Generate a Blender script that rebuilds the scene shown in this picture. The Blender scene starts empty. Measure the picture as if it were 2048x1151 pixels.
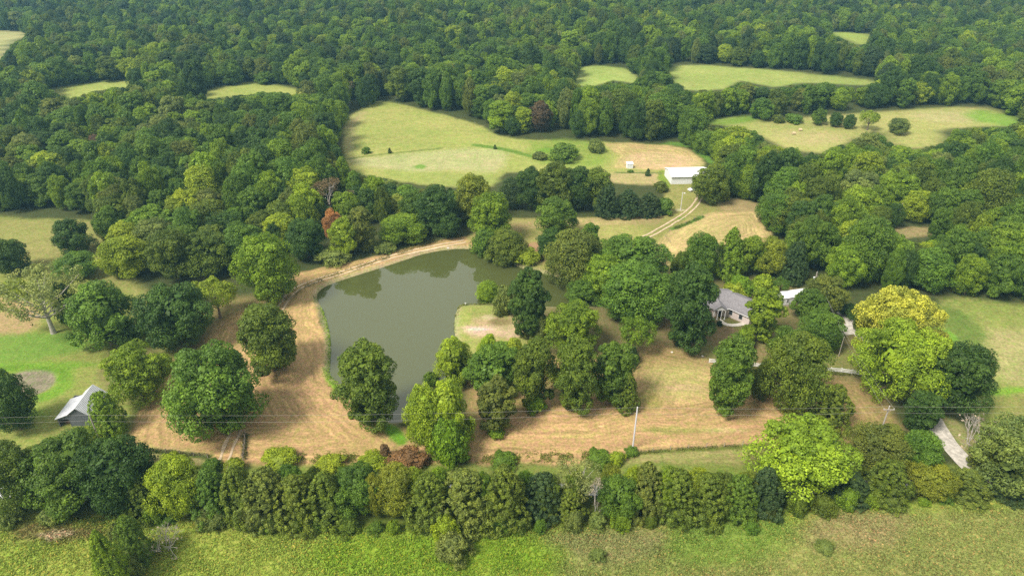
import bpy, math, random
import numpy as np
R = math.radians
# ------------------------------------------------------------------ camera
W2, H2, F2 = 2048.0, 1151.0, 1365.0
CAMH, PITCH = 100.0, R(30.1)
scene = bpy.context.scene
cam_data = bpy.data.cameras.new('camera'); cam = bpy.data.objects.new('camera', cam_data)
scene.collection.objects.link(cam); scene.camera = cam
cam_data.sensor_width = 36; cam_data.lens = 36*F2/W2
cam_data.clip_start = 1; cam_data.clip_end = 8000
cam.location = (0, 0, CAMH); cam.rotation_euler = (math.pi/2-PITCH, 0, 0)
# ------------------------------------------------------------------ sky, sun, exposure
SUN_EL, SUN_AZ = R(52), R(232)          # azimuth clockwise from +y (away from the viewer): light from behind left
world = bpy.data.worlds.new('World'); scene.world = world; world.use_nodes = True
wn, wl = world.node_tree.nodes, world.node_tree.links
wn.clear()
sky = wn.new('ShaderNodeTexSky'); sky.sky_type = 'NISHITA'; sky.sun_disc = False
sky.sun_elevation = SUN_EL; sky.sun_rotation = SUN_AZ; sky.air_density = 1.0; sky.dust_density = 2.0
tc = wn.new('ShaderNodeTexCoord'); cn = wn.new('ShaderNodeTexNoise')
cn.inputs['Scale'].default_value = 3.0; cn.inputs['Detail'].default_value = 5
cr = wn.new('ShaderNodeMapRange'); cr.inputs[1].default_value = 0.3; cr.inputs[2].default_value = 0.65
cr.inputs[3].default_value = 0.82; cr.inputs[4].default_value = 0.95
mixw = wn.new('ShaderNodeMix'); mixw.data_type = 'RGBA'
mixw.inputs[7].default_value = (9.2, 9.1, 8.8, 1)
bg = wn.new('ShaderNodeBackground'); bg.inputs[1].default_value = 0.073
wo = wn.new('ShaderNodeOutputWorld')
wl.new(tc.outputs['Generated'], cn.inputs['Vector']); wl.new(cn.outputs['Fac'], cr.inputs[0])
wl.new(cr.outputs[0], mixw.inputs[0]); wl.new(sky.outputs[0], mixw.inputs[6])
wl.new(mixw.outputs[2], bg.inputs[0]); wl.new(bg.outputs[0], wo.inputs[0])
sd = bpy.data.lights.new('sun', 'SUN'); sd.energy = 3.9; sd.angle = R(17); sd.color = (1.0, 0.93, 0.82)
sun = bpy.data.objects.new('sun', sd); scene.collection.objects.link(sun)
sun.rotation_euler = (math.pi/2-SUN_EL, 0, math.pi-SUN_AZ)
sun.location = (0, 0, 200)
vs = scene.view_settings
scene.display_settings.display_device = 'sRGB'
vs.view_transform = 'Standard'; vs.look = 'None'; vs.gamma = 1; vs.exposure = 0.65; vs.use_curve_mapping = False
scene.cycles.use_denoising = False
scene.cycles.max_bounces = 6; scene.cycles.diffuse_bounces = 3; scene.cycles.transmission_bounces = 3
scene.cycles.volume_bounces = 0; scene.cycles.transparent_max_bounces = 4
scene.cycles.sample_clamp_indirect = 4
scene.render.use_persistent_data = False
COL = scene.collection
rng = np.random.default_rng(11)
random.seed(5)

# ------------------------------------------------------------------ small helpers
def smooth(a, b, x):
    t = np.clip((np.asarray(x, float)-a)/(b-a), 0, 1); return t*t*(3-2*t)

def vnoise(x, y, seed=0):
    """value noise on arrays"""
    x = np.asarray(x, float); y = np.asarray(y, float)
    xi, yi = np.floor(x), np.floor(y); fx, fy = x-xi, y-yi
    fx = fx*fx*(3-2*fx); fy = fy*fy*(3-2*fy)
    def h(a, b):
        v = np.sin(a*127.1+b*311.7+seed*74.7)*43758.5453
        return v-np.floor(v)
    return (h(xi, yi)*(1-fx)+h(xi+1, yi)*fx)*(1-fy)+(h(xi, yi+1)*(1-fx)+h(xi+1, yi+1)*fx)*fy
def fbm(x, y, s, seed=0, o=4):
    v = 0; a = 1; t = 0
    for k in range(o):
        v = v+a*vnoise(x/s*2**k, y/s*2**k, seed+k); t += a; a *= .55
    return v/t

def inpoly(px, py, poly):
    px = np.asarray(px, float); py = np.asarray(py, float)
    c = np.zeros(px.shape, bool); n = len(poly)
    for i in range(n):
        x1, y1 = poly[i]; x2, y2 = poly[(i+1) % n]
        if y1 == y2: continue
        c ^= ((y1 > py) != (y2 > py)) & (px < (x2-x1)*(py-y1)/(y2-y1)+x1)
    return c
def dist_line(px, py, pts, closed=False):
    d = np.full(np.shape(px), 1e9); n = len(pts)
    for i in range(n if closed else n-1):
        x1, y1 = pts[i]; x2, y2 = pts[(i+1) % n]
        dx, dy = x2-x1, y2-y1; L = dx*dx+dy*dy+1e-9
        t = np.clip(((px-x1)*dx+(py-y1)*dy)/L, 0, 1)
        d = np.minimum(d, np.hypot(px-x1-t*dx, py-y1-t*dy))
    return d
def sdist(px, py, poly):
    d = dist_line(px, py, poly, True)
    return np.where(inpoly(px, py, poly), d, -d)
def spline(pts, n=6):
    """Catmull-Rom through points"""
    P = [pts[0]]+list(pts)+[pts[-1]]; out = []
    for i in range(1, len(P)-2):
        a, b, c, d = map(np.array, (P[i-1], P[i], P[i+1], P[i+2]))
        for k in range(n):
            t = k/n
            out.append(tuple(.5*((2*b)+(c-a)*t+(2*a-5*b+4*c-d)*t*t+(3*b-a-3*c+d)*t**3)))
    out.append(tuple(P[-2])); return out
def spline_closed(pts, n=5):
    N = len(pts); out = []
    for i in range(N):
        a, b, c, d = [np.array(pts[(i+k) % N], float) for k in (-1, 0, 1, 2)]
        for k in range(n):
            t = k/n
            out.append(tuple(.5*((2*b)+(c-a)*t+(2*a-5*b+4*c-d)*t*t+(3*b-a-3*c+d)*t**3)))
    return out

# ------------------------------------------------------------------ land form
CP, SP = math.cos(PITCH), math.sin(PITCH)
def ray(u, v):
    dx = (np.asarray(u, float)-W2/2)/F2; dy = -(np.asarray(v, float)-H2/2)/F2
    return dx, CP+dy*SP, -SP+dy*CP
def flat(u, v, z=0.0):
    dx, dy, dz = ray(u, v); t = (z-CAMH)/dz
    return dx*t, dy*t
POND_PX = [(637,597),(640,583),(660,570),(700,556),(760,537),(800,524),(850,508),(905,499),(940,499),(985,505),(1030,532),
           (1085,548),(1150,560),(1250,572),(1330,580),(1330,598),(1250,610),(1150,612),(1080,611),(1040,606),(985,607),(925,609),(911,622),(906,650),
           (908,680),(904,720),(890,755),(860,790),(830,825),(800,842),(770,838),(735,800),(700,780),(668,755),(661,740),(664,700),
           (660,660),(650,625)]
POND_Z = -0.7
POND = [tuple(map(float, flat(u, v, POND_Z))) for u, v in spline_closed(POND_PX, 3)]
SPOND_PX = [(28,748),(60,741),(98,743),(107,758),(95,775),(60,790),(30,797),(10,790),(5,765)]
SPOND = [tuple(map(float, flat(u, v, -.4))) for u, v in spline_closed(SPOND_PX, 3)]
def height(x, y):
    x = np.asarray(x, float); y = np.asarray(y, float)
    h = 0.5*np.sin(x/31+1)*np.sin(y/43+.4)*smooth(120, 200, np.hypot(x+40, (y-190)*1.2))
    S = smooth(320, 560, y)
    h = h+S*(4.5*np.sin(x/150+.8)*np.cos(y/120)+3.5*np.sin((x*.8+y)/85+1))
    h = h+smooth(620, 1000, y)*16+smooth(260, 420, y)*2
    return h
def ground_z(x, y):
    h = height(x, y)
    near = (np.abs(x+20) < 160) & (y > 90) & (y < 260)
    out = np.array(h, float, copy=True)
    if np.any(near):
        xs, ys = np.asarray(x, float)[near], np.asarray(y, float)[near]
        s = sdist(xs, ys, POND); o = out[near]
        k = smooth(-2.0, 1.8, s); o = o*(1-smooth(-14, -3, s))+0.0*smooth(-14, -3, s)-k*1.7
        s2 = sdist(xs, ys, SPOND); k2 = smooth(-2.5, 1.0, s2)
        o = np.where(s2 > -6, o-k2*.9, o)
        out[near] = o
    return out
def gz(x, y): return float(ground_z(np.array([float(x)]), np.array([float(y)]))[0])
def at(u, v):
    """a point of the land seen at a spot of the photograph"""
    dx, dy, dz = ray(u, v); z = 0.0
    for _ in range(40):
        t = (z-CAMH)/dz; z = z*.4+.6*gz(dx*t, dy*t)
    return float(dx*t), float(dy*t), z
def atv(U, V):
    dx, dy, dz = ray(np.array(U, float), np.array(V, float)); z = np.zeros(len(U))
    for _ in range(40):
        t = (z-CAMH)/dz; z = z*.4+.6*height(dx*t, dy*t)
    return dx*t, dy*t
def project(x, y, z):
    zc = y*CP-(z-CAMH)*SP; yc = y*SP+(z-CAMH)*CP
    return W2/2+F2*x/zc, H2/2-F2*yc/zc
def ppm(x, y, z):
    return F2/(y*CP-(z-CAMH)*SP)
def top_height(x, y, z, vtop):
    """height above (x,y,z) whose picture row is vtop"""
    k = (H2/2-vtop)/F2
    Z = (k*y*CP-y*SP)/(CP+k*SP)+CAMH
    return Z-z

# ------------------------------------------------------------------ object helpers
def mesh_from(name, v, f, smooth_=False, mats=None):
    me = bpy.data.meshes.new(name); v = np.asarray(v, np.float32)
    if isinstance(f, np.ndarray):
        n, k = f.shape
        me.vertices.add(len(v)); me.vertices.foreach_set('co', v.ravel())
        me.loops.add(n*k); me.loops.foreach_set('vertex_index', f.astype(np.int32).ravel())
        me.polygons.add(n); me.polygons.foreach_set('loop_start', np.arange(0, n*k, k, dtype=np.int32))
        me.polygons.foreach_set('loop_total', np.full(n, k, np.int32))
        me.update(calc_edges=True)
    else:
        me.from_pydata([tuple(map(float, p)) for p in v], [], [tuple(q) for q in f]); me.update()
    if smooth_: me.polygons.foreach_set('use_smooth', np.ones(len(me.polygons), bool))
    if mats is not None: me.materials.append(mats)
    return me
def link(name, data, parent=None):
    o = bpy.data.objects.new(name, data); COL.objects.link(o)
    if parent is not None: o.parent = parent
    return o
def tag(o, label=None, cat=None, group=None, kind=None):
    if label: o['label'] = label
    if cat: o['category'] = cat
    if group: o['group'] = group
    if kind: o['kind'] = kind
    return o
def empty(name, loc, rz=0.0, label=None, cat=None, group=None):
    o = link(name, None); o.location = loc; o.rotation_euler = (0, 0, rz); o.empty_display_size = .5
    return tag(o, label, cat, group)
class MB:
    """collects boxes, tubes and prisms into one mesh"""
    def __init__(s): s.v = []; s.f = []
    def add(s, v, f):
        n = len(s.v); s.v += [tuple(p) for p in v]; s.f += [tuple(i+n for i in q) for q in f]; return s
    def box(s, x0, x1, y0, y1, z0, z1):
        v = [(x, y, z) for z in (z0, z1) for y in (y0, y1) for x in (x0, x1)]
        return s.add(v, [(0,2,3,1),(4,5,7,6),(0,1,5,4),(2,6,7,3),(0,4,6,2),(1,3,7,5)])
    def tube(s, a, b, r0, r1=None, n=8, cap=True):
        r1 = r0 if r1 is None else r1
        a, b = np.array(a, float), np.array(b, float); d = b-a; d /= np.linalg.norm(d)+1e-9
        u = np.cross(d, (0, 0, 1) if abs(d[2]) < .9 else (1, 0, 0)); u /= np.linalg.norm(u); w = np.cross(d, u)
        v = []
        for p, r in ((a, r0), (b, r1)):
            for k in range(n):
                t = 2*math.pi*k/n; v.append(p+r*(math.cos(t)*u+math.sin(t)*w))
        f = [(k, (k+1) % n, n+(k+1) % n, n+k) for k in range(n)]
        if cap: f += [tuple(range(n))[::-1], tuple(range(n, 2*n))]
        return s.add(v, f)
    def path(s, pts, rad, n=5):
        P = [np.array(p, float) for p in pts]; rings = []
        for i, p in enumerate(P):
            d = P[min(i+1, len(P)-1)]-P[max(i-1, 0)]; d /= np.linalg.norm(d)+1e-9
            u = np.cross(d, (0, 0, 1) if abs(d[2]) < .9 else (1, 0, 0)); u /= np.linalg.norm(u)+1e-9; w = np.cross(d, u)
            r = rad[i] if hasattr(rad, '__len__') else rad
            rings.append([p+r*(math.cos(2*math.pi*k/n)*u+math.sin(2*math.pi*k/n)*w) for k in range(n)])
        v = [q for rr in rings for q in rr]
        f = [(i*n+k, i*n+(k+1) % n, (i+1)*n+(k+1) % n, (i+1)*n+k) for i in range(len(P)-1) for k in range(n)]
        return s.add(v, f)
    def prism(s, pts, y0, y1):
        """polygon in x,z pulled along y"""
        n = len(pts); v = [(x, y0, z) for x, z in pts]+[(x, y1, z) for x, z in pts]
        f = [tuple(range(n)), tuple(range(2*n-1, n-1, -1))]+[(k, n+k, n+(k+1) % n, (k+1) % n) for k in range(n)]
        return s.add(v, f)
    def build(s, name, mat, parent=None, sm=False):
        return link(name, mesh_from(name, s.v, s.f, sm, mat), parent)

# ------------------------------------------------------------------ materials
def mat_new(name):
    m = bpy.data.materials.new(name); m.use_nodes = True; n = m.node_tree.nodes; l = m.node_tree.links
    n.clear(); o = n.new('ShaderNodeOutputMaterial'); return m, n, l, o
def simple(name, col, rough=.6, metal=0., nscale=3., namt=.15, bump=0., spec=.3, stripes=None):
    m, n, l, o = mat_new(name); b = n.new('ShaderNodeBsdfPrincipled')
    b.inputs['Roughness'].default_value = rough; b.inputs['Metallic'].default_value = metal
    b.inputs['Specular IOR Level'].default_value = spec
    t = n.new('ShaderNodeTexCoord'); z = n.new('ShaderNodeTexNoise'); z.inputs['Scale'].default_value = nscale; z.inputs['Detail'].default_value = 5
    r = n.new('ShaderNodeMapRange'); r.inputs[1].default_value = .25; r.inputs[2].default_value = .75
    r.inputs[3].default_value = 1-namt; r.inputs[4].default_value = 1+namt
    x = n.new('ShaderNodeVectorMath'); x.operation = 'SCALE'; x.inputs[0].default_value = col
    l.new(t.outputs['Object'], z.inputs[0]); l.new(z.outputs[0], r.inputs[0]); l.new(r.outputs[0], x.inputs['Scale'])
    l.new(x.outputs[0], b.inputs['Base Color'])
    if stripes:
        w = n.new('ShaderNodeTexWave'); w.bands_direction = stripes[0]; w.inputs['Scale'].default_value = stripes[1]; w.inputs['Distortion'].default_value = .0
        bp = n.new('ShaderNodeBump'); bp.inputs['Strength'].default_value = .6; bp.inputs['Distance'].default_value = .05
        l.new(t.outputs['Object'], w.inputs[0]); l.new(w.outputs['Fac'], bp.inputs['Height']); l.new(bp.outputs[0], b.inputs['Normal'])
    elif bump:
        bp = n.new('ShaderNodeBump'); bp.inputs['Strength'].default_value = bump; bp.inputs['Distance'].default_value = .05
        l.new(z.outputs[0], bp.inputs['Height']); l.new(bp.outputs[0], b.inputs['Normal'])
    l.new(b.outputs[0], o.inputs[0]); return m

def leaf_material(name, var=.35, trans=.25):
    m, n, l, o = mat_new(name)
    at_ = n.new('ShaderNodeAttribute'); at_.attribute_type = 'INSTANCER'; at_.attribute_name = 'tint'
    cl = n.new('ShaderNodeAttribute'); cl.attribute_type = 'GEOMETRY'; cl.attribute_name = 'tone'
    geo = n.new('ShaderNodeNewGeometry')
    r1 = n.new('ShaderNodeMapRange'); r1.inputs[3].default_value = 1-var; r1.inputs[4].default_value = 1+var
    l.new(geo.outputs['Random Per Island'], r1.inputs[0])
    mu = n.new('ShaderNodeMath'); mu.operation = 'MULTIPLY'
    l.new(r1.outputs[0], mu.inputs[0]); l.new(cl.outputs['Fac'], mu.inputs[1])
    sc = n.new('ShaderNodeVectorMath'); sc.operation = 'SCALE'
    l.new(at_.outputs['Vector'], sc.inputs[0]); l.new(mu.outputs[0], sc.inputs['Scale'])
    # a share of leaves lean to yellow
    ye = n.new('ShaderNodeVectorMath'); ye.operation = 'MULTIPLY'; ye.inputs[1].default_value = (1.25, 1.06, .8)
    l.new(sc.outputs[0], ye.inputs[0])
    fm = n.new('ShaderNodeMath'); fm.operation = 'FRACT'; f2 = n.new('ShaderNodeMath'); f2.operation = 'MULTIPLY'; f2.inputs[1].default_value = 17.3
    l.new(geo.outputs['Random Per Island'], f2.inputs[0]); l.new(f2.outputs[0], fm.inputs[0])
    mx = n.new('ShaderNodeMix'); mx.data_type = 'RGBA'
    hv = n.new('ShaderNodeMapRange'); hv.inputs[1].default_value = .8; hv.inputs[2].default_value = 1.25; l.new(cl.outputs['Fac'], hv.inputs[0])
    hm = n.new('ShaderNodeMath'); hm.operation = 'MULTIPLY_ADD'; hm.inputs[1].default_value = .5; hs = n.new('ShaderNodeMath'); hs.operation = 'MULTIPLY'; hs.inputs[1].default_value = .8
    l.new(hv.outputs[0], hs.inputs[0]); l.new(fm.outputs[0], hm.inputs[0]); l.new(hs.outputs[0], hm.inputs[2])
    l.new(hm.outputs[0], mx.inputs[0]); l.new(sc.outputs[0], mx.inputs[6]); l.new(ye.outputs[0], mx.inputs[7])
    d = n.new('ShaderNodeBsdfPrincipled'); d.inputs['Roughness'].default_value = .55; d.inputs['Specular IOR Level'].default_value = .25
    t = n.new('ShaderNodeBsdfTranslucent'); ms = n.new('ShaderNodeMixShader'); ms.inputs[0].default_value = trans
    l.new(mx.outputs[2], d.inputs['Base Color'])
    tv = n.new('ShaderNodeVectorMath'); tv.operation = 'MULTIPLY'; tv.inputs[1].default_value = (1.5, 1.6, .8)
    l.new(mx.outputs[2], tv.inputs[0]); l.new(tv.outputs[0], t.inputs[0])
    l.new(d.outputs[0], ms.inputs[1]); l.new(t.outputs[0], ms.inputs[2]); l.new(ms.outputs[0], o.inputs[0])
    return m
M_LEAF = leaf_material('broadleaf_foliage')
M_CEDAR = leaf_material('cedar_foliage', .4, .12)
M_BARK = simple('bark', (.16, .125, .095), .9, nscale=2, namt=.35, bump=.5)
M_PALEBARK = simple('pale_dead_wood', (.42, .38, .34), .9, nscale=2, namt=.3)

# ------------------------------------------------------------------ crowns
def unit(v): return v/(np.linalg.norm(v, axis=-1, keepdims=True)+1e-9)
def leaves(cen, nor, size, g, asp=.62, jit=.6):
    """rhombus leaf sprays at centres, facing roughly along nor"""
    N = len(cen); nn = unit(nor+g.normal(0, jit, (N, 3)))
    a = unit(np.cross(nn, g.normal(0, 1, (N, 3)))); b = np.cross(nn, a)
    s = np.asarray(size).reshape(-1, 1)*np.ones((N, 1))
    a = a*s; b = b*s*asp
    v = np.stack([cen-a, cen-b*1.0+a*.1, cen+a, cen+b+a*.1], 1).reshape(-1, 3)
    f = np.arange(4*N).reshape(N, 4); return v, f
def finish_crown(name, parts, tones, mat, fit=None):
    V = []; F = []; T = []; n = 0
    for (v, f), t in zip(parts, tones):
        V.append(v); F.append(f+n); n += len(v); T.append(np.repeat(t, 4))
    V = np.concatenate(V); F = np.concatenate(F); T = np.concatenate(T)
    if fit: V = V*np.array([fit[0]/2/np.percentile(np.hypot(V[:, 0], V[:, 1]), 97.5)]*2+[fit[1]/np.percentile(V[:, 2], 99.7)])
    me = mesh_from(name, V, F, False, mat)
    a = me.attributes.new('tone', 'FLOAT', 'POINT'); a.data.foreach_set('value', T.astype(np.float32))
    return me
def trunk_mesh(name, H, r0, limbs, top, g, mat):
    mb = MB(); k = 7
    pts = [(math.sin(i*.9)*.12*i/k*1.5, math.cos(i*1.3)*.12*i/k*1.5, top*i/k-.4*(i == 0)) for i in range(k+1)]
    rad = [r0*(1.25 if i == 0 else 1)*(1-.72*i/k) for i in range(k+1)]
    mb.path(pts, rad, 8)
    for L in limbs:
        z = min(top*.95, max(top*.28, L[2]*.55)); i = z/top*k; i0 = min(int(i), k-1)
        s = np.array(pts[i0])*(1-(i-i0))+np.array(pts[i0+1])*(i-i0)
        e = np.array(L, float); m = (s+e)/2+np.array([0, 0, -.06*np.linalg.norm(e-s)])+g.normal(0, .15, 3)
        rr = r0*.42*(1-.5*z/top)
        mb.path([s, m, e], [rr, rr*.7, rr*.25], 5)
    return mesh_from(name, mb.v, mb.f, True, mat)

def make_broad(seed, RW=12., RH=16., z0=.10, nl=26, n2=13, n3=84, lobe=.20, leaf=.20, full=.46, width_at=.42, spread=.80, droop=0, sparse=0, foot=.09, rag=.28, lop=.10):
    """crown of lobes of clumps of leaf sprays; returns (crown mesh, trunk mesh)"""
    g = np.random.default_rng(seed); parts = []; tones = []; R0 = RW/2; cz0 = RH*z0; ch = RH-cz0
    def env(t): return R0*np.sqrt(np.clip(1-((t-width_at)/np.where(t > width_at, 1-width_at+.02, width_at+foot))**2, .02, 1))
    cents = []; ph1, ph2 = g.uniform(0, 6.28, 2)
    for i in range(nl):
        t = ((i+.5)/nl)**.85*.93+.02+g.normal(0, .03); t = min(max(t, .03), .93)
        a = i*2.39996+g.normal(0, .35)
        rl = RW*lobe*g.uniform(.6, 1.3)*(1-.25*abs(t-.4))
        rr = max(env(np.array(t))*(1+lop*math.sin(a+ph1)+lop*.8*math.sin(2*a+ph2))-rl*.80, 0)*g.uniform(spread, 1.0+rag)
        c = np.array([math.cos(a)*rr, math.sin(a)*rr, cz0+rl*.55+t*(ch-rl*1.45)])
        cents.append((c, rl))
    axis = np.array([0, 0, cz0+ch*.42])
    for c, rl in cents:
        out = unit(c-axis*np.array([1, 1, .8])); m = n2+int(g.integers(-2, 3))
        d = unit(g.normal(0, 1, (m*3, 3))+out*.75+np.array([0, 0, .28]))[:m*2]
        # spread the clumps: greedy choice
        ch_ = [d[0]]
        for q in d[1:]:
            if len(ch_) >= m: break
            if min(np.linalg.norm(q-p) for p in ch_) > .42: ch_.append(q)
        ltone = g.uniform(.80, 1.2)
        for q in ch_:
            rc = rl*g.uniform(.32, .5); cc = c+q*rl*np.array([1, 1, .85])*g.uniform(.74, .98)
            if droop: cc[2] -= droop*g.uniform(0, 1)*np.hypot(cc[0], cc[1])/R0
            cc[2] = max(cc[2], .5)
            n = int(n3*g.uniform(.8, 1.2)*(.45 if sparse and g.random() < .5 else 1))
            dd = unit(g.normal(0, 1, (n, 3))+np.array([0, 0, .25])+q*.35); rad = rc*g.uniform(.8, 1.12, (n, 1))
            P = cc+dd*rad*np.array([1.1, 1.1, .85 if not droop else 1.35])
            parts.append(leaves(P, dd+np.array([0, 0, .25]), leaf*g.uniform(.6, 1.3, n), g, .62, .38))
            tones.append(np.full(n, ltone*g.uniform(.86, 1.14)))
    # inner foliage that closes the middle of the crown
    if not sparse:
        n = 900; t = g.uniform(.02, .85, n); a = g.uniform(0, 2*math.pi, n); rr = env(t)*np.sqrt(g.uniform(0, 1, n))*.68
        P = np.stack([np.cos(a)*rr, np.sin(a)*rr, cz0+.06*ch+t*ch*.95], 1)
        parts.append(leaves(P, P-axis, .62*g.uniform(.7, 1.2, n), g)); tones.append(np.full(n, .95))
    me = finish_crown('crown', parts, tones, M_LEAF, (RW, RH))
    big = sorted(cents, key=lambda q: -q[1])[:12 if not sparse else 22]
    tr = trunk_mesh('trunk', RH, RW*.032, [q[0] for q in big], RH*.62, g, M_PALEBARK if sparse == 2 else M_BARK)
    return me, tr
def make_cedar(seed, RW=8., RH=13., power=.75, leaf=.17, n=19000):
    g = np.random.default_rng(seed); parts = []; tones = []
    nb = 330
    for i in range(nb):
        t = ((i+.5)/nb)**1.25; a = i*2.39996+g.normal(0, .3)
        lump = 1+.16*math.sin(a*3+t*9+seed)+g.normal(0, .08)
        r = RW/2*(1-t)**power*min(1, .72+t*2.2)*lump+.12
        rc = g.uniform(.30, .58)*(1-.4*t)
        c = np.array([math.cos(a)*max(r-rc*.6, 0), math.sin(a)*max(r-rc*.6, 0), .35+t*(RH-.7)])
        k = int(n/nb); dd = unit(g.normal(0, 1, (k, 3))+.5*np.array([math.cos(a), math.sin(a), .6]))
        P = c+dd*rc*g.uniform(.6, 1.15, (k, 1))*np.array([1, 1, 1.45])
        parts.append(leaves(P, dd+np.array([math.cos(a)*.4, math.sin(a)*.4, .35]), leaf*g.uniform(.55, 1.2, k), g, .45, .7)); tones.append(np.full(k, g.uniform(.78, 1.22)))
    k = 500; t = g.uniform(0, .9, k); a = g.uniform(0, 6.28, k); rr = RW/2*(1-t)**power*.6*np.sqrt(g.uniform(0, 1, k))
    P = np.stack([np.cos(a)*rr, np.sin(a)*rr, .3+t*(RH-1)], 1); parts.append(leaves(P, P, .5, g)); tones.append(np.full(k, .9))
    me = finish_crown('crown', parts, tones, M_CEDAR, (RW, RH))
    mb = MB(); mb.path([(0, 0, -.3), (0, 0, RH*.5), (0, 0, RH*.93)], [RW*.028, RW*.018, .03], 7)
    return me, mesh_from('trunk', mb.v, mb.f, True, M_BARK)
def make_bare(seed, RW=11., RH=13., leafn=500, r0=.22, vase=False, gens=4, stems=1):
    g = np.random.default_rng(seed); mb = MB(); tips = []
    def grow(p, d, L, r, k):
        q = p+d*L; m = (p+q)/2+g.normal(0, L*.06, 3); mb.path([p, m, q], [r, r*.85, r*.62], 4 if k > 1 else 6)
        if k >= gens: tips.append(q); return
        for _ in range(3 if k < 2 else int(g.integers(2, 4))):
            nd = unit(d+g.normal(0, .48, 3)+np.array([0, 0, .12])); grow(q, nd, L*g.uniform(.6, .85), r*.58, k+1)
    for s in range(stems):
        a = s*6.28/stems+g.normal(0, .3); d0 = unit(np.array([math.cos(a)*.45, math.sin(a)*.45, 1])) if stems > 1 else np.array([0, 0, 1.])
        grow(np.array([math.cos(a)*.2*(stems > 1), math.sin(a)*.2*(stems > 1), -.3]), d0, RH*.30, r0/(1 if stems == 1 else 2), 0)
    V = np.array(mb.v); sx = RW/2/np.percentile(np.hypot(V[:, 0], V[:, 1]), 98); sz = RH/V[:, 2].max()
    V = V*np.array([sx, sx, sz]); tr = mesh_from('branches', V, mb.f, True, M_PALEBARK)
    T = np.array(tips)*np.array([sx, sx, sz]); c = T[g.integers(0, len(T), max(leafn, 1))]+g.normal(0, .35, (max(leafn, 1), 3))
    me = finish_crown('foliage', [leaves(c, g.normal(0, 1, c.shape), .2*g.uniform(.6, 1.2, len(c)), g)], [np.ones(len(c))], M_LEAF)
    return me, tr
KIND = {}
KIND['oak'] = [make_broad(100+i, 12.5, 15.5, z0=.05, nl=27+i, width_at=.40+.05*(i % 3), spread=.74+.03*i, lobe=.17+.012*i) for i in range(5)]
KIND['upright'] = [make_broad(200+i, 9.5, 16.5, z0=.04, nl=32, lobe=.20, width_at=.45, n2=12, spread=.75) for i in range(4)]
KIND['wide'] = [make_broad(300+i, 17., 15., z0=.04, nl=46, lobe=.14, width_at=.36, n2=12, n3=74, foot=.3) for i in range(2)]
KIND['willow'] = [make_broad(400+i, 9.5, 12.5, z0=.02, nl=22, lobe=.21, n2=13, n3=110, leaf=.17, droop=1.0, width_at=.35, foot=.2) for i in range(2)]
KIND['cedar'] = [make_cedar(500, 8, 13, .62), make_cedar(501, 8, 13, .42), make_cedar(502, 8, 12, .5)]
KIND['shrub'] = [make_broad(600+i, 5.5, 4.2, z0=.0, nl=14, lobe=.24, n2=9, n3=60, leaf=.15, width_at=.3, foot=.4) for i in range(3)]
KIND['sparse'] = [make_broad(700, 13, 14, z0=.3, nl=26, lobe=.16, n2=8, n3=50, leaf=.19, sparse=2, width_at=.6, foot=.3), make_broad(701, 11, 11, z0=.34, nl=17, lobe=.2, n2=10, n3=80, sparse=1, width_at=.6, foot=.3)]
KIND['bare'] = [make_bare(800), make_bare(801, 11, 13, 2200)]
KIND['brush'] = [make_bare(810, 6, 3, 60, .1, gens=3, stems=7)]
REF = dict(oak=(12.5, 15.5), upright=(9.5, 16.5), wide=(17., 15.), willow=(9.5, 12.5), cedar=(8., 13.), shrub=(5.5, 4.2), sparse=(12.5, 13.2), bare=(11., 13.), brush=(6., 3.))

TINT = dict(dg=(.048, .104, .016), mg=(.088, .172, .018), lg=(.145, .245, .016), yg=(.200, .290, .018), ye=(.30, .36, .050), ol=(.094, .148, .016),
            gg=(.135, .190, .045), wl=(.195, .305, .020), bl=(.042, .082, .024), br=(.16, .125, .070), bd=(.10, .080, .045), rd=(.150, .100, .065), rb=(.20, .13, .06),
            org=(.36, .20, .08), vg=(.130, .235, .014), yo=(.158, .208, .020), ob=(.108, .148, .024), pg=(.19, .24, .075), cd=(.098, .150, .015), gy=(.30, .27, .24))
NAME = dict(oak='broadleaf_tree', upright='broadleaf_tree', wide='broadleaf_tree', willow='willow_tree', cedar='cedar_tree', shrub='shrub', sparse='open_crowned_tree', bare='bare_tree', brush='brush_pile')
CAT = dict(shrub='shrub', brush='brush')
n_hand = 0
HAND = []
def plant(kind, x, y, z, w, h, tint, label, group, variant=None, cat=None, name=None, rot=None):
    K = KIND[kind]; i = int(rng.integers(len(K))) if variant is None else variant % len(K)
    cm, tm = K[i]; rw, rh = REF[kind]
    root = empty(name or NAME[kind], (x, y, z), rng.uniform(0, 6.28) if rot is None else rot, label, cat or CAT.get(kind, 'tree'), group)
    root.scale = (w/rw, w/rw, h/rh)
    c = link(cm.name.split('.')[0], cm, root); t = link(tm.name.split('.')[0], tm, root)
    j = rng.uniform(.9, 1.12); c['tint'] = [tint[0]*j*rng.uniform(.94, 1.06), tint[1]*j, tint[2]*j]
    c.color = (*c['tint'], 1)
    return root
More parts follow.
